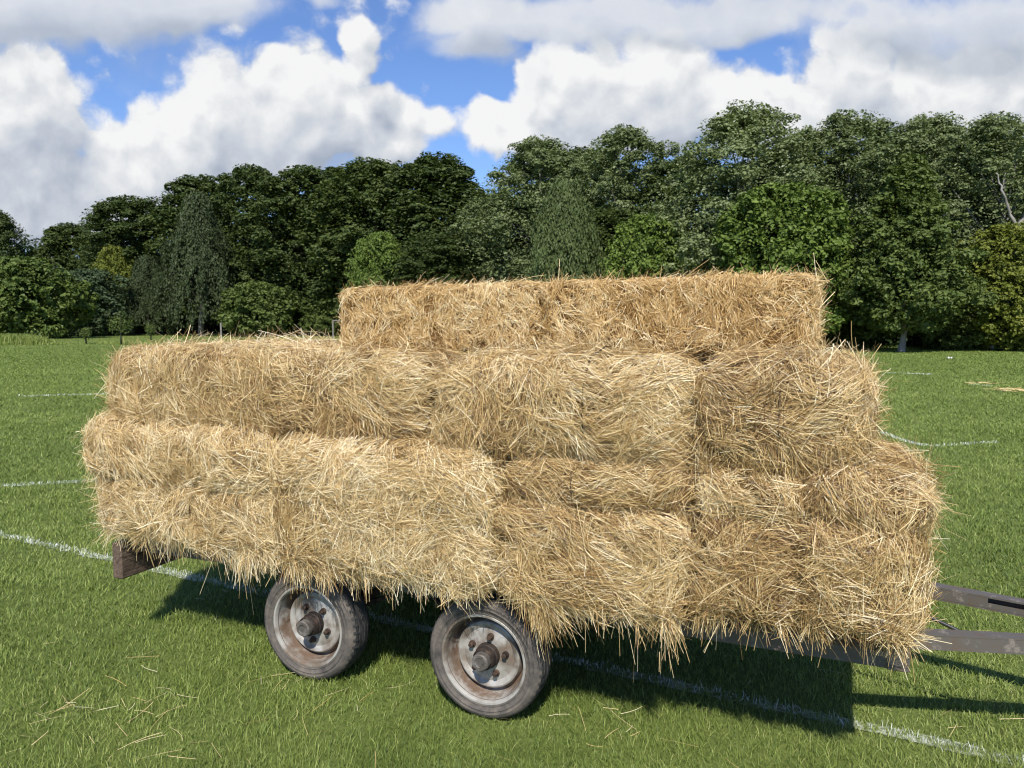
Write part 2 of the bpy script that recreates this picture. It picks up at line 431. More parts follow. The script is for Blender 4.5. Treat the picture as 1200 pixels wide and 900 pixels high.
def chalk_line(pts, hw, cover):
    # densify, ragged edges
    seg = []
    for i in range(len(pts) - 1):
        n = max(2, int(np.linalg.norm(pts[i + 1] - pts[i]) / .12))
        for k in range(n): seg.append(pts[i] + (pts[i + 1] - pts[i]) * k / n)
    seg.append(pts[-1]); seg = np.array(seg)
    t = np.gradient(seg, axis=0); t /= np.linalg.norm(t, axis=1)[:, None]
    nn = np.stack([-t[:, 1], t[:, 0]], 1)
    wl, wr = hw * rng.uniform(.7, 1.1, len(seg)), hw * rng.uniform(.7, 1.1, len(seg))
    L, R = seg + nn * wl[:, None], seg - nn * wr[:, None]
    g = Geo()
    v = np.concatenate([np.c_[L, np.full(len(L), .004)], np.c_[R, np.full(len(R), .004)]])
    n = len(seg); q = np.array([(n + i, n + i + 1, i + 1, i) for i in range(n - 1)])
    g.arr(v, q, 0)
    # chalked blades standing in the line
    ln = np.sum(np.linalg.norm(np.diff(seg, axis=0), axis=1))
    dist = max(2.5, np.linalg.norm(seg.mean(0)))
    nb = int(min(26000, ln * hw * 2 * 11000 * cover * (3.5 / dist)))
    i = rng.integers(0, n - 1, nb); f = rng.random(nb)[:, None]
    c = seg[i] + (seg[i + 1] - seg[i]) * f + nn[i] * (rng.normal(0, .5, nb) * hw)[:, None]
    blades(g, c, 1, .022, tone=rng.random(nb))
    return tag(link('painted_line', g.mesh('painted_line', [LINE, CHALK])), kind='structure')

def blades(g, c, mat, h0, tone, width=None, hvar=.45, lean=.9):
    n = len(c)
    dist = np.linalg.norm(c, axis=1)
    w = (np.clip(dist * .00075, .0018, .03) if width is None else width) * rng.uniform(.7, 1.3, n)
    h = h0 * rng.uniform(1 - hvar, 1 + hvar, n) * (1 + np.clip(dist - 6, 0, 30) * .012)
    a = rng.uniform(0, 2 * pi, n); lx = h * lean * rng.uniform(.1, 1.0, n)
    ld = np.stack([np.cos(a), np.sin(a)], 1) * lx[:, None]
    b = a + pi / 2 + rng.normal(0, .5, n)
    sd = np.stack([np.cos(b), np.sin(b), np.zeros(n)], 1) * (w / 2)[:, None]
    base = np.c_[c, np.zeros(n)]
    mid = np.c_[c + ld * .38, h * .6]; tip = np.c_[c + ld, h]
    V = np.stack([base - sd, base + sd, mid + sd * .85, mid - sd * .85, tip - sd * .25, tip + sd * .25], 1)
    k = np.arange(n)[:, None] * 6
    Q = np.concatenate([k + np.array([[0, 1, 2, 3]]), k + np.array([[3, 2, 5, 4]])])
    g.arr(V, Q, mat, np.repeat(tone, 6))

for pts, hw, cover in LINES: chalk_line(pts, hw, cover)

def lowfreq(p, f, seed):
    r = np.random.default_rng(seed); s = np.zeros(len(p))
    for k in range(6):
        d = r.normal(size=p.shape[1]); d *= f * r.uniform(.5, 1.8) / np.linalg.norm(d)
        s += np.sin(p @ d + r.uniform(0, 6.28))
    return s / 6

def grass():
    g = Geo(); n = 1050000
    Y = np.exp(rng.uniform(np.log(1.7), np.log(95), n)); X = rng.uniform(-1, 1, n) * (Y * .88 + 1.6)
    c = np.stack([X, Y], 1)
    tone = .46 + .22 * lowfreq(c, .55, 13) + .24 * lowfreq(c, 1.7, 3) + .16 * lowfreq(c, 5.5, 4) + rng.normal(0, .23, n)
    dead = rng.random(n) < .03
    tone = np.clip(tone, 0, .9); tone[dead] = rng.uniform(.93, 1, dead.sum())
    hm = 1 + .50 * lowfreq(c, 7, 9) + .25 * lowfreq(c, 2, 19)
    far = np.clip(c[:, 1] / 30, 0, 1); tone = np.where(dead, tone * (1 - far) + .5 * far, .46 + (tone - .46) * (1 - .65 * far))
    blades(g, c, 0, .025 * hm, tone, lean=1.5)
    return tag(link('grass', g.mesh('grass', GRASS)), kind='stuff')
grass()

# ------------------------------------------------------------------ straw strands
def nrm(a): return a / (np.linalg.norm(a, axis=-1, keepdims=True) + 1e-9)

def ribbons(g, P, W, facing, tone, mat=0):
    """P (n,k,3) paths, W (n,) widths, facing (n,3) vectors the flat side looks along"""
    n, k, _ = P.shape
    T = nrm(np.gradient(P, axis=1))
    S = nrm(np.cross(T, facing[:, None, :]))
    tap = np.linspace(1, .72, k)[None, :, None]
    S = S * (W[:, None, None] / 2) * tap
    V = np.stack([P - S, P + S], 2).reshape(n, 2 * k, 3)
    base = np.arange(n)[:, None, None] * 2 * k
    q = np.array([[2 * i, 2 * i + 1, 2 * i + 3, 2 * i + 2] for i in range(k - 1)])[None]
    g.arr(V.reshape(-1, 3), (base + q).reshape(-1, 4), mat, np.repeat(tone, 2 * k))

class Shape:
    """a bulging soft-cornered box, half sizes h"""
    def __init__(s, h, r, seed, bulge=.02, mid=.02):
        s.h = np.array(h, float); s.r = min(r, *(0.95 * s.h)); s.seed = seed; s.b = bulge; s.mid = mid
    def surf(s, unit):
        """unit: points on the surface of the cube [-1,1]^3"""
        q = unit * s.h
        inner = np.clip(q, -(s.h - s.r), s.h - s.r)
        n = nrm(q - inner)
        lump = s.b * (lowfreq(q, 9, s.seed) + .6 * lowfreq(q, 22, s.seed + 1))
        belly = s.mid * (1 - np.max(np.abs(q / s.h) * (np.abs(n) < .7), axis=1) ** 2)
        p = inner + n * (s.r + lump + belly)[:, None]
        return p, n
    def dist(s, p):
        inner = np.clip(p, -(s.h - s.r), s.h - s.r)
        v = p - inner; l = np.linalg.norm(v, axis=-1)
        return l - s.r, v / (l[..., None] + 1e-6)
    def core(s, g, mat, inset=.012, step=.045):
        for ax in range(3):
            o = [i for i in range(3) if i != ax]
            na, nb = [max(4, int(2 * s.h[i] / step)) for i in o]
            A, B = np.meshgrid(np.linspace(-1, 1, na + 1), np.linspace(-1, 1, nb + 1), indexing='ij')
            for sg in (-1, 1):
                u = np.zeros((A.size, 3)); u[:, o[0]] = A.ravel(); u[:, o[1]] = B.ravel(); u[:, ax] = sg
                p, n = s.surf(u); p = p - n * inset
                i = np.arange(na)[:, None] * (nb + 1) + np.arange(nb)[None]
                q = np.stack([i, i + nb + 1, i + nb + 2, i + 1], -1).reshape(-1, 4)
                flip = (sg > 0) ^ (ax == 1)
                g.arr(p, q if flip else q[:, ::-1], mat)

def face_points(n, face, r):
    u = np.zeros((n, 3)); a, b = r.uniform(-1, 1, n), r.uniform(-1, 1, n)
    ax, sg = {'near': (1, -1), 'far': (1, 1), 'top': (2, 1), 'under': (2, -1), 'left': (0, -1), 'right': (0, 1)}[face]
    o = [i for i in range(3) if i != ax]
    u[:, o[0]] = a; u[:, o[1]] = b; u[:, ax] = sg
    return u

def tuft_strands(g, sh, face, n_lock, per, r, length, spread, tone0, mat, lift=.024, wrap=(.2, .95), out=.04, droop=.10, angle=None, width=(.0012, .0023), swirl=1.0, hang=0.0, edge=None, xu=None):
    """locks of straw lying on one face of a bale"""
    u = face_points(n_lock, face, r)
    if edge is not None:           # gather at the lower edge
        u[:, 2] = -1 + np.abs(r.normal(0, edge, n_lock)); u[:, 2] = np.clip(u[:, 2], -1, 1)
    if xu is not None: u[:, 0] = np.clip(r.normal(*xu, n_lock), -1, 1)
    p, n = sh.surf(u)
    ax = {'near': 1, 'far': 1, 'top': 2, 'under': 2, 'left': 0, 'right': 0}[face]
    e1 = np.zeros((n_lock, 3)); e1[:, 1 if ax == 0 else 0] = 1
    e1 = nrm(e1 - n * np.sum(e1 * n, 1, keepdims=True)); e2 = np.cross(n, e1)
    e2 *= np.where(e2[:, 2:3] < 0, -1, 1) if ax != 2 else 1
    base = (swirl * pi * lowfreq(p, 4.2, sh.seed + 7) * 1.5) if angle is None else np.full(n_lock, angle)
    th = base + r.normal(0, .55, n_lock)
    th = np.where(r.random(n_lock) < .22, r.uniform(0, 2 * pi, n_lock), th)
    t = np.cos(th)[:, None] * e1 + np.sin(th)[:, None] * e2
    if hang > 0:
        w = hang * r.random((n_lock, 1)); t = nrm(t * (1 - w) + np.array([[0, 0, -1.0]]) * w)
    lk_lift = r.uniform(-.3, 1, n_lock) * lift
    lk_tone = r.normal(0, .13, n_lock) + .20 * lowfreq(p, 6, sh.seed + 3) + .10 * lowfreq(p, 14, sh.seed + 5)
    N = n_lock * per; I = np.repeat(np.arange(n_lock), per)
    rad = spread * (.6 + .8 * r.random(n_lock))[I]
    nI, tI = n[I], t[I]; sI = np.cross(nI, tI)
    off = sI * (r.normal(0, .6, N) * rad)[:, None] + tI * (r.normal(0, .9, N) * rad)[:, None]
    L = r.uniform(*length, N) * (.75 + .5 * r.random(n_lock))[I]
    ja, jn = r.normal(0, .24, N), r.normal(0, 1, N) * out * 2
    stick = r.random(N) < .11
    jn = np.where(stick, np.abs(r.normal(.45, .4, N)), jn)
    d = nrm(tI * np.cos(ja)[:, None] + sI * np.sin(ja)[:, None] + nI * jn[:, None])
    P0 = p[I] + off + nI * (lk_lift[I] + r.normal(0, lift * .35, N))[:, None]
    bend = sI * r.normal(0, .20, N)[:, None] + nI * r.normal(0, .08, N)[:, None] + np.array([[0, 0, -1.0]]) * (droop * r.random(N))[:, None]
    k = 4; s = np.linspace(-.35, .65, k)[None, :, None]
    P = P0[:, None] + d[:, None] * L[:, None, None] * s + bend[:, None] * L[:, None, None] * (s * s)
    ds, dv = sh.dist(P)
    wr = r.uniform(*wrap, N); wr = np.where(stick, .0, wr)
    lf = (np.abs(lk_lift[I]) + r.uniform(0, lift, N))[:, None]
    P = P - dv * (np.maximum(ds - lf, 0) * wr[:, None])[..., None]
    P = P + dv * np.maximum(-.012 - ds, 0)[..., None]          # not buried
    fac = nrm(nI + .75 * r.normal(0, 1, (N, 3)))
    tone = np.clip(tone0 + .01 + lk_tone[I] + r.normal(0, .21, N), 0, 1)
    ribbons(g, P, r.uniform(*width, N), fac, tone, mat)

def bale(label, x0, x1, y0, y1, z0, z1, seed, style='loose', tone=.52, yaw=0.0, tilt=0.0, detail=1.0, fringe=0.0, tufts=(), twines=(), ends=(0.35, 0.35), group='straw bales stacked on the trailer', r=.085, under=.12):
    rr = np.random.default_rng(seed)
    c = ((x0 + x1) / 2, (y0 + y1) / 2, (z0 + z1) / 2); h = ((x1 - x0) / 2, (y1 - y0) / 2, (z1 - z0) / 2)
    g = Geo(); a_near, a_top, a_end = 4 * h[0] * h[2], 4 * h[0] * h[1], 4 * h[1] * h[2]
    if style == 'loose':
        sh = Shape(h, r, seed, .030, .034); sh.core(g, 0, .014)
        kw = dict(length=(.05, .17), spread=.027, tone0=tone, mat=1)
        d = 760 * detail
        tuft_strands(g, sh, 'near', int(a_near * d), 38, rr, **kw)
        tuft_strands(g, sh, 'near', int(a_near * d * .5), 22, rr, length=(.04, .14), spread=.05, tone0=tone + .08, mat=1, lift=.030, swirl=2.0)
        tuft_strands(g, sh, 'top', int(a_top * d * .7), 24, rr, wrap=(.5, 1.0), out=.06, **kw)
        for f, k in (('left', ends[0]), ('right', ends[1])):
            tuft_strands(g, sh, f, int(a_end * d * k), 24, rr, **kw)
        tuft_strands(g, sh, 'far', int(a_near * d * .10), 20, rr, **kw)
        tuft_strands(g, sh, 'under', int(a_top * d * under), 16, rr, **kw)
        # overhanging lower front edge
        tuft_strands(g, sh, 'near', int(h[0] * 2 * 60 * detail), 22, rr, length=(.05, .14), spread=.03, tone0=tone + .04, mat=1, hang=.75, edge=.18, wrap=(0, .7), lift=.03)
        for f, k in (('left', ends[0]), ('right', ends[1])):
            if k > .5:
                tuft_strands(g, sh, f, 60, 4, rr, length=(.07, .22), spread=.05, tone0=tone + .12, mat=1, out=.38, wrap=(0, .25), lift=.03)
        if fringe > 0:
            tuft_strands(g, sh, 'near', int(h[0] * 2 * 46 * fringe), 15, rr, length=(.05, .14), spread=.032, tone0=tone + .06, mat=1, hang=1.0, edge=.10, wrap=(0, .35), lift=.03, droop=.5, out=.10)
        for (tx, nl, ln) in tufts:
            tuft_strands(g, sh, 'near', nl, 15, rr, length=(ln * .4, ln), spread=.030, tone0=tone + .08, mat=1, hang=1.0, edge=.06, wrap=(0, .25), lift=.03, droop=.6, out=.12, xu=(tx, .10))
        if fringe > 0:
            tuft_strands(g, sh, 'near', int(h[0] * 2 * 17), 2, rr, length=(.12, .26), spread=.03, tone0=tone + .14, mat=1, hang=1.0, edge=.05, wrap=(0, .1), lift=.03, droop=.7, out=.2)
        # stray straws along the upper edges
        tuft_strands(g, sh, 'top', int(h[0] * 2 * 26 * detail), 6, rr, length=(.08, .22), spread=.06, tone0=tone + .16, mat=1, out=.30, wrap=(0, .3), lift=.03, width=(.0018, .0030))
        mats = [CORE, STRAW]
    else:
        sh = Shape(h, .035, seed, .007, .010); sh.core(g, 0, .008)
        kw = dict(spread=.022, tone0=tone, mat=1, lift=.010)
        d = 1100 * detail
        tuft_strands(g, sh, 'near', int(a_near * d), 22, rr, length=(.02, .065), angle=pi / 2, out=.12, width=(.0014, .0024), swirl=1, **kw)
        tuft_strands(g, sh, 'near', int(a_near * d * .5), 12, rr, length=(.025, .09), swirl=2.5, out=.12, spread=.03, tone0=tone + .12, mat=1, lift=.016)
        tuft_strands(g, sh, 'top', int(a_top * d * .55), 18, rr, length=(.03, .12), out=.08, **kw)
        for f, k in (('left', ends[0]), ('right', ends[1])):
            tuft_strands(g, sh, f, int(a_end * d * k), 16, rr, length=(.03, .12), out=.2, **kw)
        tuft_strands(g, sh, 'far', int(a_near * d * .12), 16, rr, length=(.03, .09), **kw)
        tuft_strands(g, sh, 'under', int(a_top * d * .04), 16, rr, length=(.03, .09), **kw)
        for f in ('top', 'left', 'right'):
            tuft_strands(g, sh, f, 34 if f == 'top' else 26, 3, rr, length=(.06, .20), spread=.05, tone0=tone + .15, mat=1, out=.35, wrap=(0, .2), lift=.02, width=(.0018, .003))
        mats = [CORE_T, STRAW_T]
    w = TW(*c)
    o = link('straw_bale', g.mesh('straw_bale', mats), None, w, (0, tilt, YAW + yaw))
    tag(o, label, 'straw bale', group)
    for tx in twines:
        tg = Geo(); pts = []
        for (yy, zz) in [(-1, -.9), (-1, -.5), (-1, 0), (-1, .5), (-1, .93), (-.8, 1), (0, 1), (.8, 1)]:
            q, n = sh.surf(np.array([[tx, yy, zz]])); pts.append(q[0] + n[0] * (.006 if style != 'loose' else .015))
        tg.tube(pts, .0032, 6)
        link('twine', tg.mesh('twine', TWINE, True, False), o)
    return o

GA, GB, GC, GD = 'bottom course of straw bales', 'second course of straw bales', 'third course of straw bales', 'topmost pressed straw bales'
# bottom course, overhanging the deck edge
bale('loose pale bale low at rear corner, resting above the weathered timber end', -2.12, -1.04, -.10, .85, .595, .89, 101, tone=.54, fringe=.8, tufts=((.66, 40, .24), (.85, 20, .18)), ends=(.7, .1), group=GA, yaw=.015)
bale('big tall loose bale over the rear wheel, as high as two courses', -1.02, .05, -.15, .83, .568, 1.12, 102, tone=.54, fringe=1.2, tufts=((-.85, 24, .18), (-.5, 16, .15), (.2, 10, .14)), ends=(.1, .1), group=GA, yaw=.012, r=.12)
bale('low bale hanging a thick tuft of straw over the front wheel', .09, .79, -.13, .83, .58, .935, 103, r=.06, tone=.50, fringe=.9, tufts=((-.50, 54, .22), (.96, 12, .2)), ends=(.1, .1), group=GA, yaw=-.02)
bale('narrow low bale end between front wheel and drawbar corner bale', .825, 1.165, -.11, .85, .632, .96, 104, r=.06, tone=.55, fringe=.7, tufts=((-.9, 10, .16),), ends=(.1, .1), group=GA)
bale('low bale at the front corner right beside the drawbar', 1.195, 1.54, -.13, .85, .635, .965, 105, r=.06, tone=.50, fringe=.7, tufts=((.7, 20, .13), (-.8, 10, .13)), ends=(.1, .8), group=GA, yaw=-.03)
# second course
bale('shaggy bale bulging out at the rear, one course above the timber end', -2.18, -1.045, -.12, .84, .885, 1.14, 111, tone=.56, ends=(.8, .1), group=GB, yaw=.03, tilt=.02, tufts=((-.1, 20, .15), (.5, 12, .14)))
bale('flattened golden bale in second course above the front wheel', .10, .785, -.075, .82, .96, 1.11, 113, r=.06, tone=.46, ends=(.1, .1), group=GB, twines=(-.18,), tilt=-.02)
bale('short bale end in second course, right of a dark twine gap', .83, 1.165, -.085, .82, .98, 1.11, 114, r=.06, tone=.53, ends=(.1, .1), group=GB, twines=(-.99,), yaw=.03)
bale('sloping bale at the front end of the second course', 1.20, 1.55, -.09, .84, .98, 1.13, 115, r=.06, tone=.50, ends=(.1, .8), group=GB, tilt=.12)
# third course, front row
bale('big shaggy bale topping the open rear end of the stack', -2.10, -.872, -.03, .50, 1.15, 1.49, 121, tone=.54, ends=(.8, .3), group=GC, yaw=-.006, r=.075, tufts=((.6, 26, .18), (-.4, 18, .16), (.05, 14, .15)))
bale('short bale with a pressed orange end, below the left top bale', -.882, -.305, -.01, .50, 1.14, 1.485, 122, tone=.45, ends=(.3, .3), group=GC, yaw=.03)
bale('wide loose bale in the third course, below the join of the top bales', -.235, .79, -.06, .46, 1.12, 1.49, 123, tone=.53, ends=(.3, .2), group=GC, twines=(.27,), r=.11, tufts=((.8, 20, .16),))
bale('frizzy bale at the front end of the third course', .825, 1.365, -.055, .46, 1.12, 1.492, 124, tone=.50, ends=(.2, .8), group=GC, twines=(.05,), yaw=-.02, r=.10, tufts=((-.9, 14, .14),))
# third course, back row
bale('rear row bale behind the big shaggy bale, only its fuzzy top showing', -2.06, -.96, .52, .97, 1.15, 1.50, 131, tone=.55, detail=.4, ends=(.6, .1), group=GC)
bale('rear row bale carrying the left top bale', -.94, .20, .52, .97, 1.15, 1.48, 132, tone=.55, detail=.2, ends=(.1, .1), group=GC)
bale('rear row bale carrying the right top bale', .22, 1.33, .52, .97, 1.15, 1.485, 133, tone=.55, detail=.3, ends=(.1, .7), group=GC)
# topmost pair
bale('pressed orange bale, left one of the topmost pair', -1.02, .03, .42, .89, 1.505, 1.808, 141, style='tight', tone=.58, ends=(.8, .6), group=GD, tilt=-.014)
bale('pressed orange bale, longer right one of the topmost pair', .062, 1.18, .45, .90, 1.515, 1.822, 142, style='tight', tone=.60, ends=(.6, .8), group=GD, yaw=-.02, tilt=-.010)

# ------------------------------------------------------------------ the trailer
trailer = link('flatbed_trailer', None, None, tuple(T0), (0, 0, YAW))
tag(trailer, 'old twin-axle flatbed trailer with worn grey drawbar under the straw bales', 'trailer')
W_TR = 1.22
def part(name, g, mat, parent=trailer, smooth=None, loc=(0, 0, 0), rot=(0, 0, 0)):
    me = g.mesh(name, mat, False, False)
    if smooth: auto_smooth(me, smooth)
    return link(name, me, parent, loc, rot)
g = Geo()
for i in range(8): g.box(-2.015, 1.49, .005 + i * .152, .15 + i * .152, .535, .562, 0, .004)
part('deck', g, WOOD)
for y0, flip in ((.045, 1), (W_TR - .05, -1)):
    g = Geo()                                          # channel: web with two flanges
    yw = y0 if flip > 0 else y0 + .044
    g.box(-2.015, 1.535, yw, yw + .006, .462, .532, 0, .002)
    g.box(-2.015, 1.535, y0 + .006 if flip > 0 else y0, y0 + .05 if flip > 0 else y0 + .044, .526, .532, 0)
    g.box(-2.015, 1.535, y0 + .006 if flip > 0 else y0, y0 + .05 if flip > 0 else y0 + .044, .462, .468, 0)
    part('side_rail', g, PAINT)
g = Geo()
for x in (-1.3, -.45, .42, 1.2): g.box(x - .03, x + .03, .055, W_TR - .055, .455, .53, 0, .004)
part('cross_member', g, PAINT_DARK)
g = Geo(); g.box(1.465, 1.533, .033, .043, .462, .535, 0, .003); g.box(1.465, 1.533, .053, W_TR - .06, .470, .524, 0, .003)
part('front_cross_member', g, PAINT)
g = Geo(); g.box(-2.085, -2.02, -.075, W_TR + .1, .345, .532, 0, .006)
part('rear_timber', g, WOOD)
g = Geo()

# springs, axles
def wheel(x, y, flip, spin):
    # wheel modelled with its axis along y, outer side at -y
    wo = link('wheel', None, trailer, (x, y, .2585), (0, spin, pi if flip else 0), (1.034,) * 3)
    R = .25
    g = Geo()
    prof = [(-.052, .168), (-.060, .176), (-.0655, .184), (-.0690, .188), (-.0690, .1905), (-.0672, .1925), (-.0705, .204), (-.0740, .2065), (-.0740, .2090), (-.0715, .2115), (-.0715, .220), (-.0725, .2215), (-.0715, .2235), (-.068, .232), (-.0635, .2375), (-.062, .2385), (-.060, .241), (-.050, .2465)]
    g.lathe(prof, 64, mat=0)
    tr = [(-.050, .2465), (-.036, .2495), (-.034, .2495), (-.033, .243), (-.027, .243), (-.026, .250), (-.009, .2505), (-.008, .243), (-.003, .243), (-.002, .2505),
          (.002, .2505), (.003, .243), (.008, .243), (.009, .2505), (.026, .250), (.027, .243), (.033, .243), (.034, .2495), (.036, .2495), (.050, .2465)]
    g.lathe(tr, 64, mat=1)
    g.lathe([(-yy, rr) for yy, rr in reversed(prof)], 64, mat=0)
    # shoulder blocks
    for k in range(48):
        a = 2 * pi * k / 48
        for sgn in (-1, 1):
            ca, sa = cos(a), sin(a); ta = (-sa, ca)
            vv = []
            for (yy, rr) in ((-.036, .2515), (-.054, .2478), (-.062, .2415)):
                for w in (-.006, .006): vv.append((rr * ca + w * ta[0], sgn * yy, rr * sa + w * ta[1]))
            g.add(vv, [(0, 1, 3, 2), (2, 3, 5, 4)], 1)
    me = g.mesh('tyre', [TYRE, TREAD], False, False); auto_smooth(me, 40)
    link('tyre', me, wo)
    g = Geo()
    g.lathe([(-.050, .174), (-.063, .178), (-.068, .174), (-.067, .167), (-.060, .163), (-.044, .160), (-.020, .156), (.012, .151), (.022, .146), (.020, .140),
             (.002, .134), (-.012, .130), (-.016, .124), (-.012, .112), (-.006, .104), (-.010, .094), (-.013, .060), (-.013, .0)], 64)
    g.lathe([(-.052, .175), (.06, .172), (.062, .150), (.024, .142)], 48)
    part('rim', g, RIM, wo, 24).scale = (1.05, 1, 1.05)
    g = Geo()
    g.lathe([(-.010, .052), (-.034, .050), (-.038, .046), (-.066, .044), (-.072, .040)], 28)
    hub = part('hub', g, DARKRUST, wo, 30)
    g = Geo()
    g.lathe([(-.066, .037), (-.094, .035), (-.099, .031), (-.099, .020), (-.096, .018), (-.096, 0)], 28)
    part('hub_cap', g, CAPSTEEL, hub, 30)
    for k in range(5):
        a = 2 * pi * k / 5 + .3
        g = Geo(); cx, cz = .078 * cos(a), .078 * sin(a)
        g.lathe([(-.010, .0145), (-.018, .0145), (-.020, .0115)], 16, (cx, 0, cz))
        g.lathe([(-.018, .0110), (-.034, .0110), (-.037, .008), (-.037, 0)], 6, (cx, 0, cz))
        part('wheel_bolt', g, RUST, wo, 30)
    return wo
AX = (-.915, -.03)
for x in AX:
    wheel(x, .04, False, random.uniform(0, 6)); wheel(x, W_TR - .075, True, random.uniform(0, 6))
    g = Geo(); g.box(x - .028, x + .028, .15, W_TR - .15, .222, .278, 0, .004)
    g.lathe([(.08, .03), (.17, .03)], 16, (x, 0, .25)); g.lathe([(W_TR - .17, .03), (W_TR - .08, .03)], 16, (x, 0, .25))
    part('axle', g, RUST)
    for y in (.20, W_TR - .20):
        g = Geo()
        for lv in range(4):
            hl = .41 - lv * .085; pts = [(x + u * hl, y, .300 - lv * .008 + .135 * (u * hl / .41) ** 2) for u in np.linspace(-1, 1, 11)]
            vv, ff = [], []
            for (px, py, pz) in pts:
                vv += [(px, py - .022, pz), (px, py + .022, pz), (px, py + .022, pz + .0065), (px, py - .022, pz + .0065)]
            for i in range(10):
                b = 4 * i
                for k in range(4): ff.append((b + k, b + 4 + k, b + 4 + (k + 1) % 4, b + (k + 1) % 4))
            ff += [(0, 1, 2, 3), (43, 42, 41, 40)]
            g.add(vv, ff)
        part('leaf_spring', g, RUST)
for x in (-1.30, -.46, .42):
    for y in (.185, W_TR - .225):
        g = Geo(); g.box(x - .03, x + .03, y - .003, y + .003, .395, .53, 0, .002); g.box(x - .03, x + .03, y + .043, y + .049, .395, .53, 0, .002)
        g.lathe([(-.012, .013), (.058, .013)], 10, (x, y, .425))
        part('spring_hanger', g, PAINT_DARK)
# A-frame drawbar
DZ0, DZ1 = .428, .488
def beam(name, p, q, w, z0, z1, mat, z0b=None, z1b=None):
    p, q = np.array(p), np.array(q); d = (q - p) / np.linalg.norm(q - p); n = np.array([-d[1], d[0]])
    z0b = z0 if z0b is None else z0b; z1b = z1 if z1b is None else z1b
    def channel(side, lo, hi):
        pass
    g = Geo()
    def slab(o0, o1, za, zb, zc, zd):
        vv = [(*(p + n * o0), za), (*(p + n * o1), za), (*(q + n * o1), zc), (*(q + n * o0), zc), (*(p + n * o0), zb), (*(p + n * o1), zb), (*(q + n * o1), zd), (*(q + n * o0), zd)]
        g.add(vv, [(3, 2, 1, 0), (4, 5, 6, 7), (0, 1, 5, 4), (1, 2, 6, 5), (2, 3, 7, 6), (3, 0, 4, 7)])
    t = .007
    slab(-w / 2, -w / 2 + t, z0 + t, z1 - t, z0b + t, z1b - t)         # near web
    slab(-w / 2 - .001, w / 2, z1 - t, z1, z1b - t, z1b)               # top flange
    slab(-w / 2 - .001, w / 2, z0, z0 + t, z0b, z0b + t)               # lower flange
    return part(name, g, mat)
beam('drawbar_beam', (1.30, .30), (2.62, .66), .055, DZ0, DZ1, PAINT)
def far_beam():
    p, q = np.array((1.40, 1.06)), np.array((2.62, .74)); d = (q - p) / np.linalg.norm(q - p); n = np.array([-d[1], d[0]])
    g = Geo()
    def slab(a0, a1, o0, o1, za, zb):
        A, B = p + d * a0, p + d * a1
        vv = [(*(A + n * o0), za), (*(A + n * o1), za), (*(B + n * o1), za), (*(B + n * o0), za), (*(A + n * o0), zb), (*(A + n * o1), zb), (*(B + n * o1), zb), (*(B + n * o0), zb)]
        g.add(vv, [(3, 2, 1, 0), (4, 5, 6, 7), (0, 1, 5, 4), (1, 2, 6, 5), (2, 3, 7, 6), (3, 0, 4, 7)])
    slab(0, 1.26, .025, .032, DZ0 + .007, DZ1 - .008)      # web on the far side, open towards us
    slab(0, 1.26, -.028, .032, DZ1 - .008, DZ1)
    slab(0, 1.26, -.028, .032, DZ0, DZ0 + .007)
    slab(.0, .52, -.0285, -.022, DZ0 + .008, DZ1 - .009)   # welded plate boxing the first length
    slab(.52, 1.26, -.0285, -.023, DZ0 + .008, DZ0 + .030)
    part('drawbar_beam', g, PAINT)
far_beam()
g = Geo(); g.box(2.50, 2.72, .64, .76, DZ0 - .012, DZ0 - .003, 0, .003); g.tube([(2.62, .70, DZ0 + .04), (2.80, .70, DZ0 + .04), (2.95, .70, DZ0 + .035)], [.032, .032, .028], 14)
g.lathe([(-.02, .055), (.02, .055), (.02, .03), (-.02, .03), (-.02, .055)], 20, (3.0, .70, DZ0 + .035))
part('tow_hitch', g, RUST, smooth=30)
g = Geo()
cp = [(1.40, .62, .52), (1.60, .62, .478), (1.70, .615, .445), (1.82, .60, .405), (1.95, .60, .392), (2.2, .62, .41), (2.5, .67, .43)]
cs = []
for i in range(len(cp) - 1):
    a, b = np.array(cp[max(i - 1, 0)]), np.array(cp[i]); c, d = np.array(cp[i + 1]), np.array(cp[min(i + 2, len(cp) - 1)])
    for t in np.linspace(0, 1, 6, endpoint=False):
        cs.append(.5 * ((2 * b) + (-a + c) * t + (2 * a - 5 * b + 4 * c - d) * t ** 2 + (-a + 3 * b - 3 * c + d) * t ** 3))
g.tube(cs, .008, 8); part('brake_cable', g, RUBBER_BLACK, smooth=60)

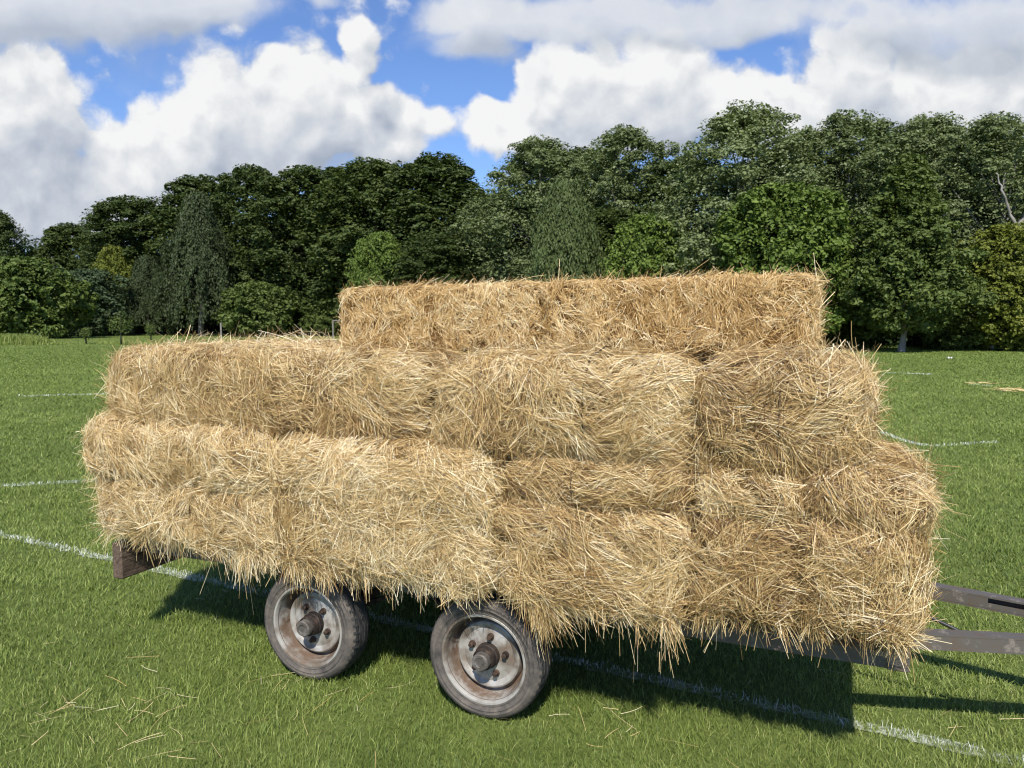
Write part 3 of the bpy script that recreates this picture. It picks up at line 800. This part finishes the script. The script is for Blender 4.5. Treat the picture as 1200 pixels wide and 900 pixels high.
# ------------------------------------------------------------------ straw dropped on the field
def dropped():
    g = Geo()
    def scatter(c, L, W, tone, z=.028):
        n = len(c); a = rng.uniform(0, 2 * pi, n); t = np.stack([np.cos(a), np.sin(a), rng.normal(0, .08, n)], 1)
        s = np.linspace(-.5, .5, 4)[None, :, None]
        bend = rng.normal(0, .18, (n, 3)); bend[:, 2] *= .4
        base = np.c_[c, np.abs(rng.normal(z, .006, n))]
        P = base[:, None] + t[:, None] * L[:, None, None] * s + bend[:, None] * L[:, None, None] * s * s
        P[..., 2] = np.maximum(P[..., 2], .006)
        ribbons(g, P, W, nrm(np.c_[rng.normal(0, .4, (n, 2)), np.ones(n)]), tone)
    n = 110; Y = np.exp(rng.uniform(np.log(2.2), np.log(7), n)); X = rng.uniform(-1, 1, n) * (Y * .72)
    scatter(np.stack([X, Y], 1), rng.uniform(.03, .13, n), rng.uniform(.0012, .0022, n), np.clip(rng.normal(.60, .16, n), 0, 1))
    for (u, v, m) in ((55, 845, 22), (150, 840, 30), (200, 870, 20), (110, 800, 16), (700, 860, 8), (300, 800, 16), (420, 830, 12), (1150, 868, 10), (745, 848, 10)):
        x, y = ground_at(u, v); k = m // 2 + 2
        scatter(np.stack([rng.normal(x, .13, k), rng.normal(y, .12, k)], 1), rng.uniform(.05, .17, k), rng.uniform(.0013, .0024, k), np.clip(rng.normal(.74, .14, k), 0, 1))
    return tag(link('loose_straw', g.mesh('loose_straw', STRAW)), kind='stuff')
dropped()
def wisp(u0, u1, v, n, sy):
    g = Geo()
    (xa, ya), (xb, yb) = ground_at(u0, v), ground_at(u1, v)
    f = rng.random(n); f = np.where(rng.random(n) < .5, .75 + .12 * rng.normal(size=n), f)
    c = np.stack([xa + (xb - xa) * f, ya + (yb - ya) * f + rng.normal(0, sy, n)], 1)
    a = rng.normal(0, .5, n); t = np.stack([np.cos(a), np.sin(a), rng.normal(0, .1, n)], 1); L = rng.uniform(.1, .3, n)
    s = np.linspace(-.5, .5, 3)[None, :, None]
    P = np.c_[c, rng.uniform(.03, .09, n)][:, None] + t[:, None] * L[:, None, None] * s
    ribbons(g, P, np.full(n, .010), nrm(np.c_[rng.normal(0, .4, n), -np.ones(n), np.ones(n)]), np.clip(rng.normal(.55, .15, n), 0, 1))
    tag(link('straw_wisp', g.mesh('straw_wisp', STRAW)), kind='stuff')
wisp(1158, 1215, 459.5, 46, .07); wisp(1132, 1172, 451, 16, .06)

# ------------------------------------------------------------------ trees
def tree_mat(name, dark, mid, light, trans=.24, rough=.55, spec=.25, pale=None, rnd=.22):
    st = [(0, dark), (.5, mid), (.9 if pale else 1, light)]
    if pale: st.append((1, pale))
    return foliage_mat(name, st, rough, trans, (1.0, 1.1, .55), spec, rnd)
OAK = tree_mat('oak_leaf', (0.039, 0.057, 0.017), (0.067, 0.096, 0.024), (0.115, 0.140, 0.035))
POPLAR = tree_mat('poplar_leaf', (.100, .130, .050), (.180, .220, .088), (.26, .295, .145), pale=(.42, .45, .32))
WILLOW = tree_mat('willow_leaf', (.060, .084, .026), (.098, .132, .042), (.145, .185, .068))
BIRCH = tree_mat('birch_leaf', (.040, .056, .022), (.062, .084, .032), (.092, .118, .050))
MAPLE = tree_mat('maple_leaf', (0.074, 0.114, 0.021), (0.124, 0.180, 0.031), (0.186, 0.247, 0.048))
LIME = tree_mat('lime_leaf', (0.057, 0.083, 0.021), (0.097, 0.133, 0.031), (0.150, 0.194, 0.048))
SHRUB = tree_mat('hazel_leaf', (0.062, 0.093, 0.021), (0.106, 0.149, 0.031), (0.177, 0.220, 0.053), pale=(0.353, 0.347, 0.155))
WHITEBEAM = tree_mat('whitebeam_leaf', (.052, .080, .036), (.085, .122, .054), (.135, .175, .085), pale=(.30, .34, .25))
BRIGHT = tree_mat('yellow_green_leaf', (0.097, 0.120, 0.019), (0.158, 0.187, 0.028), (0.264, 0.267, 0.048))  # foliage that is itself a bright yellow-green
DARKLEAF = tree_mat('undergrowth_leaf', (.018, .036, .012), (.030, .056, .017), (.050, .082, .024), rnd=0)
BARK = simple_noise_mat('bark', [(.3, (.035, .028, .021)), (.6, (.085, .07, .055)), (.8, (.14, .12, .10))], 5, .9, 0, .2, .6, (1, 1, .25), d=.05)
PALEBARK = simple_noise_mat('pale_bark', [(.3, (.12, .11, .09)), (.55, (.28, .26, .23)), (.8, (.42, .40, .36))], 3, .85, 0, .2, .5, (1, 1, .3), d=.04)

def leaves(g, pos, nor, size, r, tone, aspect=1.5, mat=0, axis=None):
    n = len(pos)
    nor = nrm(nor + .55 * r.normal(size=(n, 3)))
    a = nrm(np.cross(nor, r.normal(size=(n, 3)))) if axis is None else nrm(axis - nor * np.sum(axis * nor, 1, keepdims=True))
    b = np.cross(nor, a)
    sz = size * np.clip(np.exp(r.normal(-.06, .28, n)), .45, 1.6)[:, None]
    fold = nor * sz * .22
    V = np.stack([pos - a * sz * aspect / 2, pos + b * sz / 2 + fold, pos + a * sz * aspect / 2, pos - b * sz / 2 + fold], 1)
    k = np.arange(n)[:, None] * 4
    g.arr(V, np.concatenate([k + np.array([[0, 1, 2]]), k + np.array([[0, 2, 3]])]), mat, np.repeat(np.clip(tone, 0, 1), 4))

def crown_profile(kind, z):
    if kind == 'round': return np.sqrt(np.clip(1 - (2 * z - 1) ** 2, 0, 1)) ** .8
    if kind == 'broad': return np.clip((1.02 - z) * 2.4, 0, 1) ** .6 * np.clip(.78 + z * .8, 0, 1)
    if kind == 'cone': return np.clip(1.05 - z, 0, 1) ** .75 * np.clip(z * 6 + .35, 0, 1)
    if kind == 'tall': return np.clip((1 - z) * 4.0, 0, 1) ** .5 * np.clip(.75 + .6 * z, 0, 1)

def make_tree(name, seed, H, W, base, profile, mat, bark, leaf, n_big=46, n_sub=13, n_leaf=46, gap=.0, clump=.16, trunk_r=.022, limbs=7, aspect=1.5, open_=.0):
    """returns (crown mesh, trunk mesh); H tall, W wide, crown starts at base*H"""
    r = np.random.default_rng(seed)
    hc = H * (1 - base); z0 = H * base
    # big clumps
    ii = np.arange(n_big); zz = np.clip((ii + .5) / n_big + r.normal(0, .03, n_big), .01, .985); ph = ii * 2.39996 + r.normal(0, .45, n_big)
    lob = 1 + .14 * np.sin(ph * 2 + r.uniform(0, 6)) + .12 * np.sin(ph * 3 + zz * 6 + r.uniform(0, 6))
    rad = W / 2 * crown_profile(profile, zz) * lob * np.where(ii % 4 == 3, r.uniform(.05, .45, n_big), r.uniform(.58, 1.0, n_big))
    cen = np.stack([rad * np.cos(ph), rad * np.sin(ph), z0 + hc * (zz * .93 + .02)], 1)
    br = W * clump * r.uniform(.65, 1.25, n_big) * (1 - .35 * zz)
    # sub clumps on the big ones
    I = np.repeat(np.arange(n_big), n_sub); n2 = len(I)
    d = r.normal(size=(n2, 3)); out = nrm(cen - np.array([0, 0, z0 + hc * .42])); d = nrm(nrm(d) + .55 * out[I] + np.array([[0, 0, .25]]))
    c2 = cen[I] + d * (br[I] * r.uniform(.55, 1.05, n2))[:, None] * np.array([[1, 1, .9]])
    r2 = br[I] * r.uniform(.26, .50, n2)
    keep = r.random(n2) > gap
    c2, r2, d = c2[keep], r2[keep], d[keep]
    J = np.repeat(np.arange(len(c2)), n_leaf); n3 = len(J)
    e = nrm(r.normal(size=(n3, 3)) + .35 * d[J] + np.array([[0, 0, .2]]))
    rr3 = r2[J] * (.35 + .75 * r.random(n3) ** .5)
    pos = c2[J] + e * rr3[:, None] * np.array([[1.1, 1.1, .75]])
    st = r.normal(0, .12, len(c2))
    tone = .46 + st[J] + r.normal(0, .17, n3)
    # looser twigs between the clumps
    nf = n3 // 3; zf = r.uniform(.0, 1, nf); pf = r.uniform(0, 2 * pi, nf)
    rf = W / 2 * crown_profile(profile, zf) * (.35 + .62 * r.random(nf) ** .6) * (1 + .10 * np.sin(pf * 3 + zf * 9) + .08 * np.sin(pf * 5 - zf * 14))
    pf3 = np.stack([rf * np.cos(pf), rf * np.sin(pf), z0 + hc * zf * .99], 1) + .05 * W * np.stack([np.sin(zf * 40 + pf * 7), np.cos(zf * 33 + pf * 9), np.sin(pf * 11 + zf * 25)], 1)
    ef = nrm(r.normal(size=(nf, 3)) + nrm(pf3 - np.array([0, 0, z0 + hc * .4])))
    pos = np.concatenate([pos, pf3]); e = np.concatenate([e, ef]); J = np.concatenate([J, r.integers(0, len(c2), nf)])
    tone = np.concatenate([tone, .44 + r.normal(0, .2, nf)])
    pos[:, 2] = np.maximum(pos[:, 2], .05)
    g = Geo(); leaves(g, pos, e + np.array([[0, 0, .6]]) + .3 * d[J], leaf, r, tone, aspect)
    crown = g.mesh(name + '_crown', mat)
    g = Geo(); tr = H * trunk_r
    top = z0 + hc * .72; n = 9; tz = np.linspace(0, top, n); wob = np.cumsum(r.normal(0, H * .006, (n, 2)), 0); wob[0] = 0
    pts = np.c_[wob, tz]; rads = tr * (1.25 * np.exp(-tz / (H * .03)) * .35 + 1 - .82 * tz / top)
    g.tube(pts, rads, 10)
    for k in r.choice(n_big, min(limbs, n_big), replace=False):
        f = min(max((cen[k, 2] / top) * r.uniform(.45, .75), .12), .9); i = f * (n - 1); a = int(i)
        s = pts[a] + (pts[min(a + 1, n - 1)] - pts[a]) * (i - a); e_ = cen[k]
        m = (s + e_) / 2 + np.array([0, 0, np.linalg.norm(e_ - s) * .10]) + r.normal(0, H * .012, 3)
        q = np.linspace(0, 1, 6)[:, None]; path = s * (1 - q) ** 2 + 2 * m * q * (1 - q) + e_ * q ** 2
        g.tube(path, np.linspace(tr * .48 * (1.1 - f), tr * .08, 6), 6)
    trunk = g.mesh(name + '_trunk', bark, False, False); auto_smooth(trunk, 60)
    return crown, trunk

def make_weeping(name, seed, H, W, mat, bark, leaf, n_str=1150, per=32, profile='round', lo=.08):
    r = np.random.default_rng(seed); g = Geo()
    ph = r.uniform(0, 2 * pi, n_str); zt = r.beta(1.6, 1.1, n_str)
    rad = W / 2 * np.clip(1.03 - zt, 0, 1) ** .62 * (.30 + .72 * r.random(n_str) ** .5) * (1 + .16 * np.sin(ph * 3 + zt * 5) + .14 * np.sin(ph * 7 - zt * 11))
    top = np.stack([rad * np.cos(ph), rad * np.sin(ph), H * (.14 + .86 * zt * (1 - .10 * (np.sin(ph * 5 + 1) > .3)))], 1)
    L = H * r.uniform(.05, .17, n_str) * (.6 + .8 * (np.sin(ph * 4 + zt * 7) > 0))
    I = np.repeat(np.arange(n_str), per); u = np.tile(np.linspace(0, 1, per), n_str) + r.normal(0, .01, n_str * per)
    sway = np.stack([np.cos(ph), np.sin(ph), np.zeros(n_str)], 1) * (W * .06)
    pos = top[I] + sway[I] * (np.sqrt(np.clip(u, 0, 1)))[:, None] + np.array([[0, 0, -1.0]]) * (L[I] * u ** 1.25)[:, None] + r.normal(0, W * .022, (len(I), 3))
    pos[:, 2] = np.maximum(pos[:, 2], H * lo * r.random(len(I)))
    tone = .46 + r.normal(0, .15, n_str)[I] + r.normal(0, .12, len(I))
    ax = np.c_[r.normal(0, .3, (len(I), 2)), -np.ones(len(I))]
    leaves(g, pos, nrm(np.c_[pos[:, :2], np.full(len(I), .5)]), leaf, r, tone, 2.0, 0, ax)
    crown = g.mesh(name + '_crown', mat)
    g = Geo(); tz = np.linspace(0, H * .9, 9); wob = np.cumsum(r.normal(0, H * .006, (9, 2)), 0); wob[0] = 0
    g.tube(np.c_[wob, tz], H * .016 * (1.15 - tz / H), 9)
    for k in range(10):
        e = top[r.integers(n_str)]; s = np.array([0, 0, e[2] * r.uniform(.5, .8)]); q = np.linspace(0, 1, 5)[:, None]
        m = (s + e) / 2 + np.array([0, 0, H * .05]); g.tube(s * (1 - q) ** 2 + 2 * m * q * (1 - q) + e * q ** 2, np.linspace(H * .006, H * .0015, 5), 5)
    return crown, auto_smooth(g.mesh(name + '_trunk', bark, False, False), 60)

PROTO = {}
def proto(key, maker, *a, **k):
    H, W = k.pop('H'), k.pop('W')
    PROTO[key] = (*maker(key, *a, H=H, W=W, **k), H, W)
proto('oak1', make_tree, 201, H=18, W=9, base=.10, profile='broad', mat=OAK, bark=BARK, leaf=.18, n_big=115, n_sub=10, n_leaf=48, clump=.145)
proto('oak2', make_tree, 202, H=18, W=9, base=.06, profile='round', mat=OAK, bark=BARK, leaf=.18, n_big=115, n_sub=10, n_leaf=48, clump=.145)
proto('oak3', make_tree, 203, H=18, W=8.2, base=.08, profile='tall', mat=OAK, bark=BARK, leaf=.18, n_big=115, n_sub=10, n_leaf=48, clump=.145)
proto('poplar1', make_tree, 211, H=15, W=8, base=.16, profile='broad', mat=POPLAR, bark=PALEBARK, leaf=.105, n_big=120, n_sub=11, n_leaf=50, gap=.03, clump=.135, limbs=14)
proto('poplar2', make_tree, 212, H=15, W=7, base=.12, profile='tall', mat=POPLAR, bark=PALEBARK, leaf=.105, n_big=115, n_sub=11, n_leaf=50, gap=.05, clump=.135, limbs=16)
proto('maple', make_tree, 221, H=8, W=7, base=.12, profile='round', mat=MAPLE, bark=BARK, leaf=.14, n_big=90, n_sub=10, n_leaf=38, clump=.135)
proto('lime', make_tree, 231, H=10, W=6.0, base=.13, profile='cone', mat=LIME, bark=PALEBARK, leaf=.13, n_big=110, n_sub=10, n_leaf=38, clump=.13, trunk_r=.013)
proto('birch', make_weeping, 241, H=17, W=9, mat=BIRCH, bark=PALEBARK, leaf=.16)
proto('willow', make_weeping, 242, H=9, W=7, mat=WILLOW, bark=BARK, leaf=.10, n_str=1000)
proto('shrub', make_tree, 251, H=6, W=7, base=.02, profile='round', mat=SHRUB, bark=BARK, leaf=.22, n_big=75, n_sub=10, n_leaf=30, clump=.14, aspect=1.3)
proto('whitebeam', make_tree, 252, H=8, W=7, base=.03, profile='round', mat=WHITEBEAM, bark=BARK, leaf=.17, n_big=80, n_sub=10, n_leaf=36, clump=.14)
proto('bush', make_tree, 253, H=5, W=6, base=.0, profile='round', mat=LIME, bark=BARK, leaf=.17, n_big=70, n_sub=10, n_leaf=36, clump=.14)
proto('bright', make_tree, 254, H=9, W=7, base=.06, profile='round', mat=BRIGHT, bark=BARK, leaf=.15, n_big=80, n_sub=10, n_leaf=38, clump=.14)

def tree(kind, label, px, top, wpx, Y, cat='tree', rot=None, name=None, group=None, sink=0.0, depth=None, dx=0.0):
    crown, trunk, H, W = PROTO[kind]
    x = (px - CU) / FPX * Y
    if kind in ('oak1', 'oak2', 'oak3', 'poplar1', 'poplar2'): top += 9
    h = CAM_H + (HORIZON - top) / FPX * Y
    w = wpx / FPX * Y
    rt = random.uniform(0, 2 * pi) if rot is None else rot
    nm = name or ('shrub' if kind in ('shrub', 'bush') else 'tree')
    o = link(nm, None, None, (x, Y, 0), (0, 0, rt))
    tag(o, label, cat, group)
    if kind in ('oak1', 'oak2', 'oak3', 'poplar1', 'poplar2'): w *= 1.22
    sc = (w / W, w / W, h / H)
    link('crown', crown, o, scale=sc); link('trunk', trunk, o, scale=(w / W * .6 + h / H * .4,) * 2 + (h / H,))
    return o
# right-hand belt, about 40 - 50 m away
tree('poplar1', 'tall grey-green poplar with ragged top, highest crown above the right top bale', 868, 124, 165, 50, name='poplar_tree', rot=.4)
tree('poplar2', 'pale poplar crown just right of the tallest poplar, narrow sky gap between', 985, 132, 130, 50, name='poplar_tree', rot=2.2)
tree('poplar1', 'broad leafy poplar with flat top behind the conical lime tree', 1080, 136, 135, 52, name='poplar_tree', rot=3.9)
pop = tree('poplar2', 'silvery poplar with bare white limbs showing, near the right edge', 1155, 134, 125, 46, name='poplar_tree', rot=0)
g = Geo()
for pts, r0, r1 in [
    ([(-.9, -2.5, 2.0), (-.8, -3.0, 4.5), (-.7, -3.5, 6.6), (-.2, -3.7, 8.0), (.9, -3.8, 9.2), (1.4, -3.7, 10.6), (1.5, -3.4, 12.2)], .15, .05),
    ([(-.7, -3.5, 6.6), (-1.4, -3.7, 7.6), (-1.9, -3.8, 8.7), (-2.2, -3.7, 9.6)], .10, .03),
    ([(.9, -3.8, 9.2), (1.9, -3.7, 9.9), (2.6, -3.5, 11.0)], .09, .03),
    ([(-.2, -3.7, 8.0), (.6, -3.9, 8.1), (1.6, -3.8, 8.6)], .07, .025),
    ([(.9, -2.4, 2.5), (1.2, -3.2, 5.0), (1.1, -3.6, 7.2), (1.6, -3.7, 9.0)], .11, .04)]:
    p = np.array(pts); t = np.linspace(0, len(p) - 1, len(p) * 4)
    q = np.stack([np.interp(t, np.arange(len(p)), p[:, k]) for k in range(3)], 1); q[1:-1] += rng.normal(0, .04, (len(q) - 2, 3))
    g.tube(q, np.linspace(r0, r1, len(q)), 7)
link('bare_limb', auto_smooth(g.mesh('bare_limb', PALEBARK, False, False), 60), pop)
tree('poplar1', 'silvery poplar cut off by the right edge of the view', 1235, 132, 150, 49, name='poplar_tree', rot=5.3)
tree('maple', 'bright green rounded maple behind the end of the right top bale', 915, 226, 165, 44, name='maple_tree')
tree('lime', 'conical lime tree with a bare grey trunk standing at the field edge', 1056, 190, 150, 41, name='lime_tree')
tree('bright', 'yellow-green low tree in the right corner', 1178, 268, 120, 42.5, name='maple_tree')
tree('oak3', 'dark tree filling the gap left of the tallest poplar', 800, 182, 100, 58, name='oak_tree')
tree('poplar2', 'light grey-leaved poplar with a forked top above the join of the top bales', 728, 148, 115, 62, name='poplar_tree', rot=.9)
tree('poplar1', 'grey-green spreading tree left of the forked poplar', 632, 162, 140, 68, name='poplar_tree', rot=4.6)
tree('willow', 'weeping willow with drooping light fronds above the left top bale', 660, 216, 110, 52, name='willow_tree')
tree('maple', 'mid green rounded tree between willow and bright maple', 762, 258, 110, 50, name='maple_tree')
tree('oak2', 'dark round tree below the forked poplar, right of the willow', 716, 240, 105, 55, name='oak_tree')
# middle and left belt, 75 - 105 m away
tree('oak1', 'large dark oak with paler sprays near its top, left of the blue sky gap', 515, 179, 135, 80, name='oak_tree')
tree('oak3', 'tall dark oak above the left top bale, second crown left of the blue sky gap', 436, 184, 115, 84, name='oak_tree')
tree('oak2', 'dark oak directly above the left end of the top bales', 362, 193, 105, 88, name='oak_tree')
tree('oak3', 'dark oak with a small knob of leaves rising above the skyline', 300, 191, 90, 92, name='oak_tree')
tree('birch', 'tall weeping birch with thin hanging sprays amid the dark oaks', 236, 228, 92, 84, name='birch_tree')
tree('oak1', 'dark domed oak behind the weeping birch', 238, 203, 110, 98, name='oak_tree')
tree('oak2', 'dark oak stepping down the skyline towards the left', 158, 226, 95, 100, name='oak_tree')
tree('oak1', 'low bluish-dark oak where the skyline drops on the left', 88, 256, 80, 102, name='oak_tree')
tree('oak3', 'dark tree cut by the left edge, apart from the others', 0, 238, 58, 96, name='oak_tree')
tree('shrub', 'round large-leaved hazel tree standing forward at the left edge', 32, 306, 108, 72, cat='tree', name='hazel_tree')
tree('whitebeam', 'greyish whitebeam with pale leaf undersides beside the hazel tree', 108, 318, 88, 84, name='whitebeam_tree')
tree('birch', 'slim pale birch left of the tall weeping birch', 175, 300, 60, 88, name='birch_tree')
tree('bush', 'round green bush in front of the oaks, left of the top bales', 305, 334, 88, 82, cat='shrub', name='shrub')
tree('bush', 'small leafy bush at the foot of the oaks beside the top bales', 388, 345, 60, 84, cat='shrub', name='shrub')
tree('maple', 'light green young tree among the oaks, above the left top bale', 446, 278, 72, 70, name='maple_tree')
tree('oak2', 'dark leafy tree standing low behind the left top bale', 512, 268, 90, 68, name='oak_tree')
tree('bright', 'small yellow-green tree peeping out between whitebeam and birch', 137, 292, 46, 92, name='maple_tree')
tree('bush', 'low dark bush right of the lime tree trunk', 1120, 352, 90, 44, cat='shrub', name='shrub')
tree('bush', 'low bush between lime tree and maple', 985, 345, 85, 46, cat='shrub', name='shrub')
tree('oak2', 'dark tree behind bright maple and tallest poplar', 930, 190, 110, 60, name='oak_tree')
tree('oak1', 'dark tree behind willow, low in the gap under the blue sky', 578, 222, 110, 76, name='oak_tree')

tree('poplar2', 'grey-green tree filling in behind the two tallest poplars', 935, 150, 110, 58, name='poplar_tree', rot=2.9)
tree('oak1', 'dark tree deep in the wood behind the conical lime', 1030, 152, 120, 60, name='oak_tree')
tree('oak2', 'dark tree deep in the wood near the right edge, behind bare white limbs', 1125, 150, 120, 58, name='oak_tree')
tree('oak3', 'dark tree between forked poplar and grey-green spreading tree', 680, 172, 110, 74, name='oak_tree')
tree('oak2', 'dark oak in the second row, joining the two crowns left of the blue gap', 475, 190, 110, 92, name='oak_tree')
tree('oak1', 'dark oak in the second row above the left end of the top bales', 400, 198, 110, 98, name='oak_tree')
# dense wood and undergrowth behind and below the crowns
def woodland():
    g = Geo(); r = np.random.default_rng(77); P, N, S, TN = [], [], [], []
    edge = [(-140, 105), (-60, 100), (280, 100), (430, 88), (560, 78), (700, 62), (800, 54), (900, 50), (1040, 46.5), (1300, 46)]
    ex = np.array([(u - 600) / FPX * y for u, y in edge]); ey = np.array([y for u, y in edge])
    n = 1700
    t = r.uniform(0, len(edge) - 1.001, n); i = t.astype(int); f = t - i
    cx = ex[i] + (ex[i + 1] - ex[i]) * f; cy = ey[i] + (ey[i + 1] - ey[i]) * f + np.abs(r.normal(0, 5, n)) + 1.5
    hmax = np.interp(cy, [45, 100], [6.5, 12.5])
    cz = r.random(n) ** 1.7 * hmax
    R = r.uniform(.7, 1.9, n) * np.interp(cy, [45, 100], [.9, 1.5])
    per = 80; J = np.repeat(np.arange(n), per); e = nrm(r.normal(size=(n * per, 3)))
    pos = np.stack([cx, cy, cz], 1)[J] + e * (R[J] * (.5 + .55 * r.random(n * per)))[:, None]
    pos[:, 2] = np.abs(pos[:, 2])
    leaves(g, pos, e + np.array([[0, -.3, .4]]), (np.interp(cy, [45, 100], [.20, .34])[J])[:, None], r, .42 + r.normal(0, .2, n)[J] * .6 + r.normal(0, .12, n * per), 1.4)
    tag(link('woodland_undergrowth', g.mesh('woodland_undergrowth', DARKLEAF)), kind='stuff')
woodland()

# rough grass and saplings at the far left
def long_grass(px0, px1, v, n, h, name):
    g = Geo(); (xa, ya), (xb, yb) = ground_at(px0, v), ground_at(px1, v)
    c = np.stack([rng.uniform(xa, xb, n), rng.normal(ya, (xb - xa) * .07, n)], 1)
    env = np.clip(1 - ((c[:, 0] - (xa + xb) / 2) / ((xb - xa) / 2)) ** 4, .25, 1)
    blades(g, c, 0, h * env, np.clip(rng.normal(.62, .2, n), 0, .94), width=.035, lean=.6)
    tag(link(name, g.mesh(name, GRASS)), kind='stuff')
long_grass(-50, 66, 404, 5200, .42, 'rough_grass'); long_grass(112, 176, 402.5, 1200, .12, 'rough_grass')
def sapling(label, u, v, h, w):
    x, y = ground_at(u, v); r = np.random.default_rng(int(u)); o = link('sapling', None, None, (x, y, 0)); tag(o, label, 'sapling', 'saplings in the rough grass')
    g = Geo(); g.tube([(0, 0, 0), (.01, 0, h * .5), (0, .01, h * .95)], [.035, .025, .01], 8); link('stem', g.mesh('stem', BARK, True, False), o)
    n = 520; g = Geo(); e = nrm(r.normal(size=(n, 3))); pos = np.array([[0, 0, h * .64]]) + e * np.array([[w / 2, w / 2, h * .36]]) * (.35 + .7 * r.random((n, 1)))
    leaves(g, pos, e + np.array([[0, 0, .6]]), .09, r, .5 + r.normal(0, .2, n)); link('crown', g.mesh('crown', LIME), o)
    g = Geo(); g.tube([(0, 0, .02), (0, 0, h * .42)], [.055, .055], 10); link('tree_guard', g.mesh('tree_guard', DARKPLASTIC, True, False), o)
DARKPLASTIC = simple_noise_mat('dark_mesh_guard', [(.3, (.02, .025, .018)), (.7, (.045, .05, .035))], 30, .7, 0, .3, .1)
sapling('thin young sapling with a dark guard, standing in mown grass', 142, 404, 2.3, 1.7)
sapling('tiny sapling low in the grass left of the bigger sapling', 101, 403, 1.25, .8)
sapling('small leafy sapling right of the guarded one, near the bale', 177, 399, 1.5, .9)
def post(label, u, v, h, arm=0.0):
    x, y = ground_at(u, v); g = Geo(); g.box(-.06, .06, -.06, .06, 0, h, 0, .012)
    if arm: g.box(.061, arm, -.04, .04, h - .12, h - .02, 0, .01); 
    tag(link('timber_post', g.mesh('timber_post', PALEBARK, tone=False), None, (x, y, 0)), label, 'post')
post('bare pale post standing in the grass left of the round bush', 259.5, 399, 1.5)
post('pale post with a short crossbar just left of the top bales', 390.5, 396, 1.75, 1.2)
# a scrap of white litter far out on the grass
x, y = ground_at(1114, 421.5)
g = Geo(); r = np.random.default_rng(5); vv = []
for i in range(5):
    for j in range(5): vv.append(((i - 2) * .06 + r.normal(0, .012), (j - 2) * .05 + r.normal(0, .012), .05 + abs(r.normal(0, .05))))
g.add(vv, [(i * 5 + j, i * 5 + j + 5, i * 5 + j + 6, i * 5 + j + 1) for i in range(4) for j in range(4)])
me = g.mesh('paper_scrap', simple_noise_mat('white_paper', [(.3, (.72, .72, .70)), (.7, (.82, .82, .80))], 8, .7, 0, .3, .1), True, False)
tag(link('paper_scrap', me, None, (x, y, 0)), 'white scrap of paper far out on the field, right of the lime tree', 'litter')
